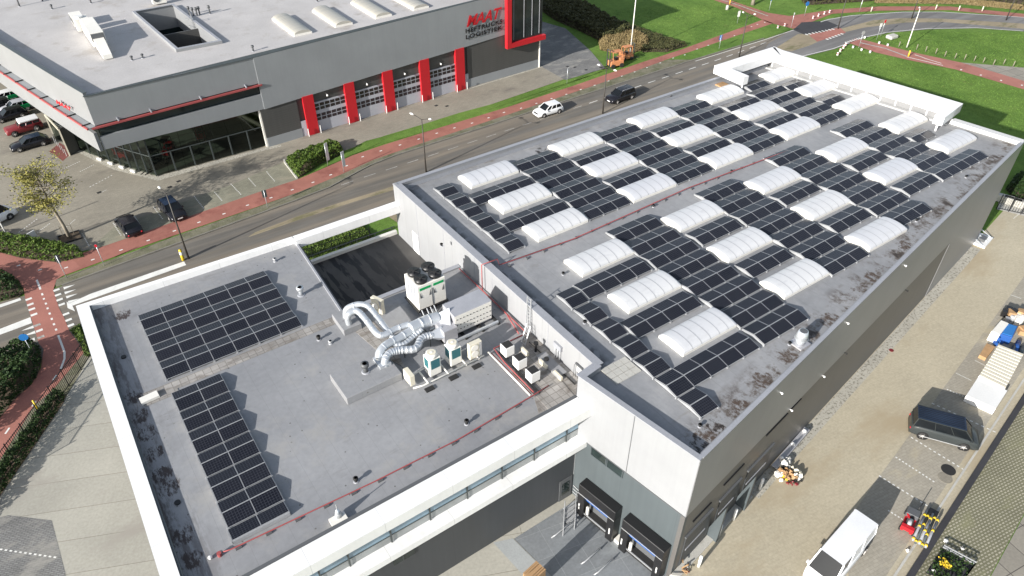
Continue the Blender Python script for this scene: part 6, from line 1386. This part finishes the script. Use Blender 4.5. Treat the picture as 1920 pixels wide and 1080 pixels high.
# autumn tree
c = (-30.42,29.67)
t = thing('autumn_tree', 'tree with thin yellow green autumn leaves in a square bed on the car park', 'tree', (*c,0))
base = Vector((0,0,0)); lm = MB(); br = MB(); br.tube([(0,0,0),(-.05,.05,1.2),(-.2,.2,2.6),(-.3,.35,4.2),(-.35,.5,6.0)], [.14,.12,.10,.07,.03], 8)
random.seed(11)
for k in range(58):
    z0 = 2.2+3.6*rnd(); an = rnd()*6.28; ln = (2.6-.27*abs(z0-3.6))*ru(.45,1.0); st_ = Vector((-.2,.25,z0))
    en = st_+Vector((math.cos(an)*ln, math.sin(an)*ln, ln*ru(.05,.75))); mid_ = st_.lerp(en,.5)+Vector((ru(-.2,.2),ru(-.2,.2),.12))
    br.tube([st_, mid_, en], [.035,.022,.01], 5)
    for q in range(9):
        u = ru(.3,1.08); p = st_.lerp(en,u)+Vector((ru(-.3,.3),ru(-.3,.3),ru(-.25,.3)))
        for _ in range(random.choice((7,10,14))): leaves(lm, p+Vector((random.gauss(0,.17),random.gauss(0,.17),random.gauss(0,.14))), .13)
for q_ in (br, lm): q_.v = [(x*1.38,y*1.38,z*1.36) for x,y,z in q_.v]
br.build('trunk', 'bark', t, True, True); lm.build('crown', 'autumn', t, local=True)
m = MB(); m.box(-1.1,1.1,-.9,-.8,0,.14); m.box(-1.1,1.1,.8,.9,0,.14); m.box(-1.1,-1.0,-.8,.8,0,.14); m.box(1.0,1.1,-.8,.8,0,.14); m.build('bed_edge', 'black', t, local=True); MB().box(-1,1,-.8,.8,0,.03).build('bed_soil', 'soil', t, local=True)
m = MB()
for a_ in (-.5,.5): m.bar((a_,.5,0),(a_,.5,1.4),.06)
m.bar((-.5,.5,1.2),(.5,.5,1.2),.05); m.build('stake', 'bark', t, local=True)
# box hedge edging
m = MB(); ribbon(m, [(-6.02,27.71),(-5.78,32.27),(-5.63,32.83)], .2, 0, .18); tag(m.build('hedge_edging', 'concrete'), 'low dark timber edging in front of the boxy hedge', 'edging')
# grass tufts on the lawns (uncountable)
random.seed(5)
m = MB()
def tufts(P, n):
    x0, x1 = min(p[0] for p in P), max(p[0] for p in P); y0, y1 = min(p[1] for p in P), max(p[1] for p in P)
    for _ in range(n):
        x, y = ru(x0,x1), ru(y0,y1)
        if inside(P, x, y): leaves(m, (x,y,.03), .13)
tufts([(76.67,16.32),(86.23,17.15),(86.04,12.04),(89.68,0.65),(90.91,-9.18),(75.69,-16.64),(78.26,-6.59),(73.85,22.52)], 16000); tufts([(91.54,17.74),(103.49,13.27),(116.16,3.18),(100.02,-4.73),(92.61,8.62)], 14000); tufts([(64.00,53.86),(92.60,41.69),(86.85,34.36),(62.49,31.86),(53.65,35.12)], 9000)
tag(m.build('grass', 'grass'), 'short green grass on the lawns around the roads', 'grass', kind='stuff')
# ================================================================ YARD CLUTTER
def blob(m, c, r):
    n, k = 6, 8; o = len(m.v); sq = [ru(.7,1.2) for _ in range(3)]
    for i in range(n+1):
        for j in range(k):
            th = math.pi*i/n; ph = 2*math.pi*j/k; q = r*ru(.55,1.3)
            m.v.append((c[0]+q*sq[0]*math.sin(th)*math.cos(ph), c[1]+q*sq[1]*math.sin(th)*math.sin(ph), max(.01,c[2]+q*sq[2]*math.cos(th))))
    for i in range(n):
        for j in range(k): m.f.append((o+i*k+j, o+(i+1)*k+j, o+(i+1)*k+(j+1)%k, o+i*k+(j+1)%k)); m.mi.append(0)
t = thing('rubbish_heap', 'heap of white bags, brown cardboard and a yellow sack against the hall', 'rubbish heap', (*(7.53,-33.09),0))
for px, r, mm, nm in (((7.76,-32.82),.42,'offwhite','bag'),((7.75,-33.40),.38,'cream','bag'),((7.52,-33.82),.30,'offwhite','bag'),((6.45,-33.30),.36,'offwhite','bag'),((7.01,-33.23),.4,'wood','cardboard'),((6.92,-33.68),.36,'wood','cardboard'),((6.58,-33.51),.22,'yellow','sack'),((6.64,-34.00),.22,'carred','cardboard'),((7.24,-34.13),.24,'black','bag'),((7.31,-32.75),.28,'black','bag')):
    for q in range(5):
        m = MB(); blob(m, (px[0]+ru(-.32,.32),px[1]+ru(-.32,.32),r*ru(.2,1.1)), r*ru(.3,.75)); m.build(nm, mm, t)
t = thing('rubbish_heap', 'small heap of wood scraps at the outer corner of the hall', 'rubbish heap', (*(-4.89,-34.28),0))
for q in range(12):
    p = (-4.75,-34.33); m = MB(); x, y, z = p[0]+ru(-.5,.4), p[1]+ru(-.4,.5), ru(.05,.4); m.bar((x,y,z),(x+ru(-.5,.5),y+ru(-.5,.5),z+ru(-.1,.2)),.08,.04); m.build('scrap', random.choice(('wood','offwhite','carred','wood')), t)
def eq(name, label, cat, c, rz=9.3): return thing(name, label, cat, (*c,0), R(rz))
P = [(32.50,-35.28),(33.05,-37.11),(27.69,-38.27),(27.37,-36.30)]
t = thing('corrugated_sheets', 'stack of pale yellow corrugated roofing sheets in the yard', 'sheet stack', (sum(p[0] for p in P)/4, sum(p[1] for p in P)/4, 0))
MB().prism(P, .1, .84).build('stack', 'offwhite', t)
m = MB()
for i in range(12):
    u = (i+.1)/12; v_ = (i+.75)/12; L_ = lambda a,b,q: (a[0]+(b[0]-a[0])*q, a[1]+(b[1]-a[1])*q)
    m.prism([L_(P[0],P[3],u), L_(P[1],P[2],u), L_(P[1],P[2],v_), L_(P[0],P[3],v_)], .8, .88)
m.build('corrugation', 'cream', t)
P = [(27.63,-36.24),(27.85,-38.44),(25.13,-38.91),(24.62,-36.82)]
t = thing('white_sheet_stack', 'flat stack of bright white insulation sheets next to the corrugated sheets', 'sheet stack', (sum(p[0] for p in P)/4, sum(p[1] for p in P)/4, 0)); MB().prism(P, 0, .65).build('sheet', 'white', t); MB().prism([(p[0]*.99+t.location.x*.01,p[1]*.99+t.location.y*.01) for p in P], .65, .69).build('top_sheet', 'lamphead', t)
P = [(32.53,-34.44),(32.67,-35.11),(30.64,-35.39),(30.54,-34.85)]
tag(MB().prism(P, 0, .35).build('sand_coloured_board', 'wood'), 'beige board lying beside the corrugated sheets', 'board')
P = [(35.66,-33.79),(35.81,-34.42),(33.49,-34.77),(33.36,-34.09)]; t = thing('white_crate', 'white boxy crate beside the blue crate in the yard', 'crate', (*P[0],0)); MB().prism(P, 0, 1.0).build('box', 'lamphead', t, bevel=.03); MB().prism([(p[0]*.92+(P[0][0]+P[2][0])/2*.08,p[1]*.92+(P[0][1]+P[2][1])/2*.08) for p in P], 1.0, 1.05).build('lid', 'offwhite', t)
P = [(35.95,-34.25),(36.30,-35.01),(34.35,-35.52),(33.99,-34.69)]; t = thing('blue_crate', 'blue ribbed crate between the white crate and the tubes', 'crate', (*P[0],0)); MB().prism(P, 0, .85).build('box', 'blue', t, bevel=.03); MB().prism([(p[0]*.85+(P[0][0]+P[2][0])/2*.15,p[1]*.85+(P[0][1]+P[2][1])/2*.15) for p in P], .85, .9).build('rim', 'signblue', t)
for i, (x, y) in enumerate([(35.12,-35.91),(34.73,-36.46),(34.12,-36.04)]):
    t = thing('steel_tube', 'blue grey steel tube lying by the blue crate, %s' % ('upper','right','left')[i], 'tube', (x,y,0), 0, 'tubes by the blue crate'); MB().tube([(x,y,.25),(x-1.6,y-.5,.25)], .2, 10).build('tube', 'blue' if i == 0 else 'slate', t, True)
for i, (c, mm, r) in enumerate((((38.33,-33.46),'black',.45),((38.55,-34.07),'wood',.45),((38.07,-34.64),'offwhite',.4),((37.62,-34.15),'alu',.3),((36.82,-35.35),'wood',.5),((33.65,-34.88),'blue',.3))):
    t = thing('scrap_pile', ('black pile at the top of the yard clutter','brown crate behind the blue crate','white bucket pile behind the blue crate','bundle of silver scrap near the black pile','brown wooden pile right of the blue crate','small blue bin before the white crate')[i], 'scrap pile', (*c,0))
    for q in range(4): MB().rbox((c[0]+ru(-.4,.4),c[1]+ru(-.4,.4)), r*ru(.4,.8), r*ru(.4,.8), 0, r*ru(.8,2.2), ru(0,3)).build('piece', mm, t)
# pallet truck, barriers
c = (10.58,-40.76); ha, hb = (9.64,-41.11), (11.82,-40.39); t = thing('pallet_truck', 'red mobile site machine with black head in the yard', 'machine', (*c,0), math.atan2(hb[1]-ha[1], hb[0]-ha[0]))
m = MB()
for y in (-.28,.28): m.box(-.9,.6,y-.08,y+.08,.12,.25)
m.box(-.9,-.6,-.4,.4,.25,.55); m.bar((-.5,-.3,.3),(.4,.3,.5),.1); m.build('frame', 'red', t, local=True)
m = MB(); m.box(.35,1.0,-.4,.4,.15,.6); m.box(-.4,.2,-.2,.2,.2,.45); m.build('motor', 'capdark', t, local=True, bevel=.03)
MB().tube([(.95,-.2,.5),(1.5,-.3,1.0)], .03, 6).build('handle', 'black', t, True, True)
for x in (-.8,.7):
    for y in (-.42,.42): MB().tube([(x,y-.05,.15),(x,y+.05,.15)], .15, 10).build('wheel', 'rubber', t, True, True)
MB().tube([(-.55,0,.55),(-.1,0,.62)], .13, 10).build('cylinder', 'alu', t, True, True)
a = Vector((*(12.33,-41.35),.3)); b = Vector((*(9.38,-42.12),.3)); dv = (b-a).normalized(); sd_ = Vector((-dv.y,dv.x,0))
t = thing('barrier_bundle', 'bundle of blue grey poles with yellow ends lying by the black planter wall', 'pole bundle', (a.x,a.y,0))
for k in range(5):
    o_ = sd_*(k-2)*.2+Vector((0,0,.0 if k % 2 else .12)); MB().tube([a+o_,b+o_], .075, 8).build('pole', 'slate' if k % 2 else 'signblue' if False else 'cap', t, True)
    for q in (.1+ru(-.05,.08),.5+ru(-.12,.12),.93): p = a.lerp(b,q)+o_; MB().tube([p-dv*.10,p+dv*.10], .095, 8).build('yellow_sleeve', 'yellow', t, True)
MB().bar(a-dv*.5+Vector((0,0,-.1)), a+Vector((0,0,-.1)), .6, .3).build('black_base', 'black', t)
# crate stack at the dock
q = (-12.97,-29.47); t = thing('pallet_stack', 'stack of wooden pallets on the dock paving at the bottom edge', 'pallet stack', (q[0]-.2,q[1]-.2,0), R(9.3))
for k in range(11):
    m = MB(); z = .02+k*.16
    for i in range(6): m.box(-.6,.6,-.4+.145*i,-.4+.145*i+.1,z+.09,z+.11)
    for y in (-.4,-.05,.3): m.box(-.6,.6,y,y+.1,z,z+.09)
    m.build('pallet', 'wood', t, local=True)
# planter debris bottom right
c = (10.87,-44.26); t = thing('sump_frame', 'rectangular pit with white rails, plants and a yellow flower clump at the bottom right', 'pit frame', (*c,0))
m = MB(); P = [(10.60,-43.13),(11.14,-45.01),(9.25,-45.17),(8.11,-43.49)]
MB().flat(P, .02).build('pit', 'asphalt_new', t)
for a_, b_2 in zip(P[:2]+[P[1]], P[1:3]+[P[2]]): m.bar((*a_,.3),(*b_2,.3),.08)
m.bar((*P[0],.5),(*P[1],.5),.06); m.build('rail', 'alu', t)
lm = MB()
for _ in range(420): u, v_ = rnd(), rnd(); x = P[0][0]*(1-u)+P[1][0]*u; y = P[0][1]*(1-u)+P[1][1]*u; x += (P[3][0]-P[0][0])*v_; y += (P[3][1]-P[0][1])*v_; leaves(lm, (x,y,ru(.05,.5)), .18)
tag(lm.build('plants', 'hedge_dark', t), kind='stuff')
lm = MB(); c = (9.46,-43.89)
for _ in range(120): leaves(lm, (c[0]+random.gauss(0,.15),c[1]+random.gauss(0,.15),ru(.3,.6)), .16)
lm.build('flowers', 'yellow', t)
for i, (c, mm) in enumerate((((11.76,-43.90),'offwhite'),((8.62,-41.90),'offwhite'),((11.39,-42.97),'lamphead'),((8.67,-43.70),'lamphead'))):
    m = MB(); blob(m, (*c,.05), .15); tag(m.build('litter_bag', mm), ('white bag beside the pit frame at the bottom right','white bag on the yard before the pole bundle','white scrap on top of the planter wall','white scrap at the lower left of the pit frame')[i], 'bag')
# corner equipment at the far end of the hall
c = (48.03,-25.69); t = thing('steel_basket', 'galvanised basket frame with white stones at the far corner of the hall', 'frame', (*c,0), R(9.3))
MB().box(-1.2,1.2,-.8,.6,0,.25).build('base', 'lamphead', t, local=True); m = MB()
for x in (-1.1,0,1.1): m.bar((x,-.7,.2),(x,.5,.7),.06)
m.bar((-1.1,.5,.7),(1.1,.5,.7),.06)
m.build('rail', 'galv', t, local=True); MB().box(-.5,.4,-.4,.2,.25,.55).build('box', 'capdark', t, local=True)
P = [(58.79,-22.82),(59.51,-22.76),(59.41,-23.54),(58.74,-23.63)]; t = thing('wooden_pallet', 'wooden pallet beside the concrete blocks at the far end of the yard', 'pallet', (*P[0],0)); MB().prism(P, 0, .15).build('deck', 'wood', t); m = MB()
for i in range(3):
    p = [(57.84,-23.01),(58.01,-23.82),(58.28,-24.69)][i]; tt = thing('concrete_block', 'long concrete block closing the far end of the yard, %s from the hall' % words(i), 'concrete block', (*p,0), R(-70), 'blocks at the far end of the yard'); MB().box(-.9,.9,-.35,.35,0,.8).build('block', 'concrete', tt, local=True, bevel=.04)
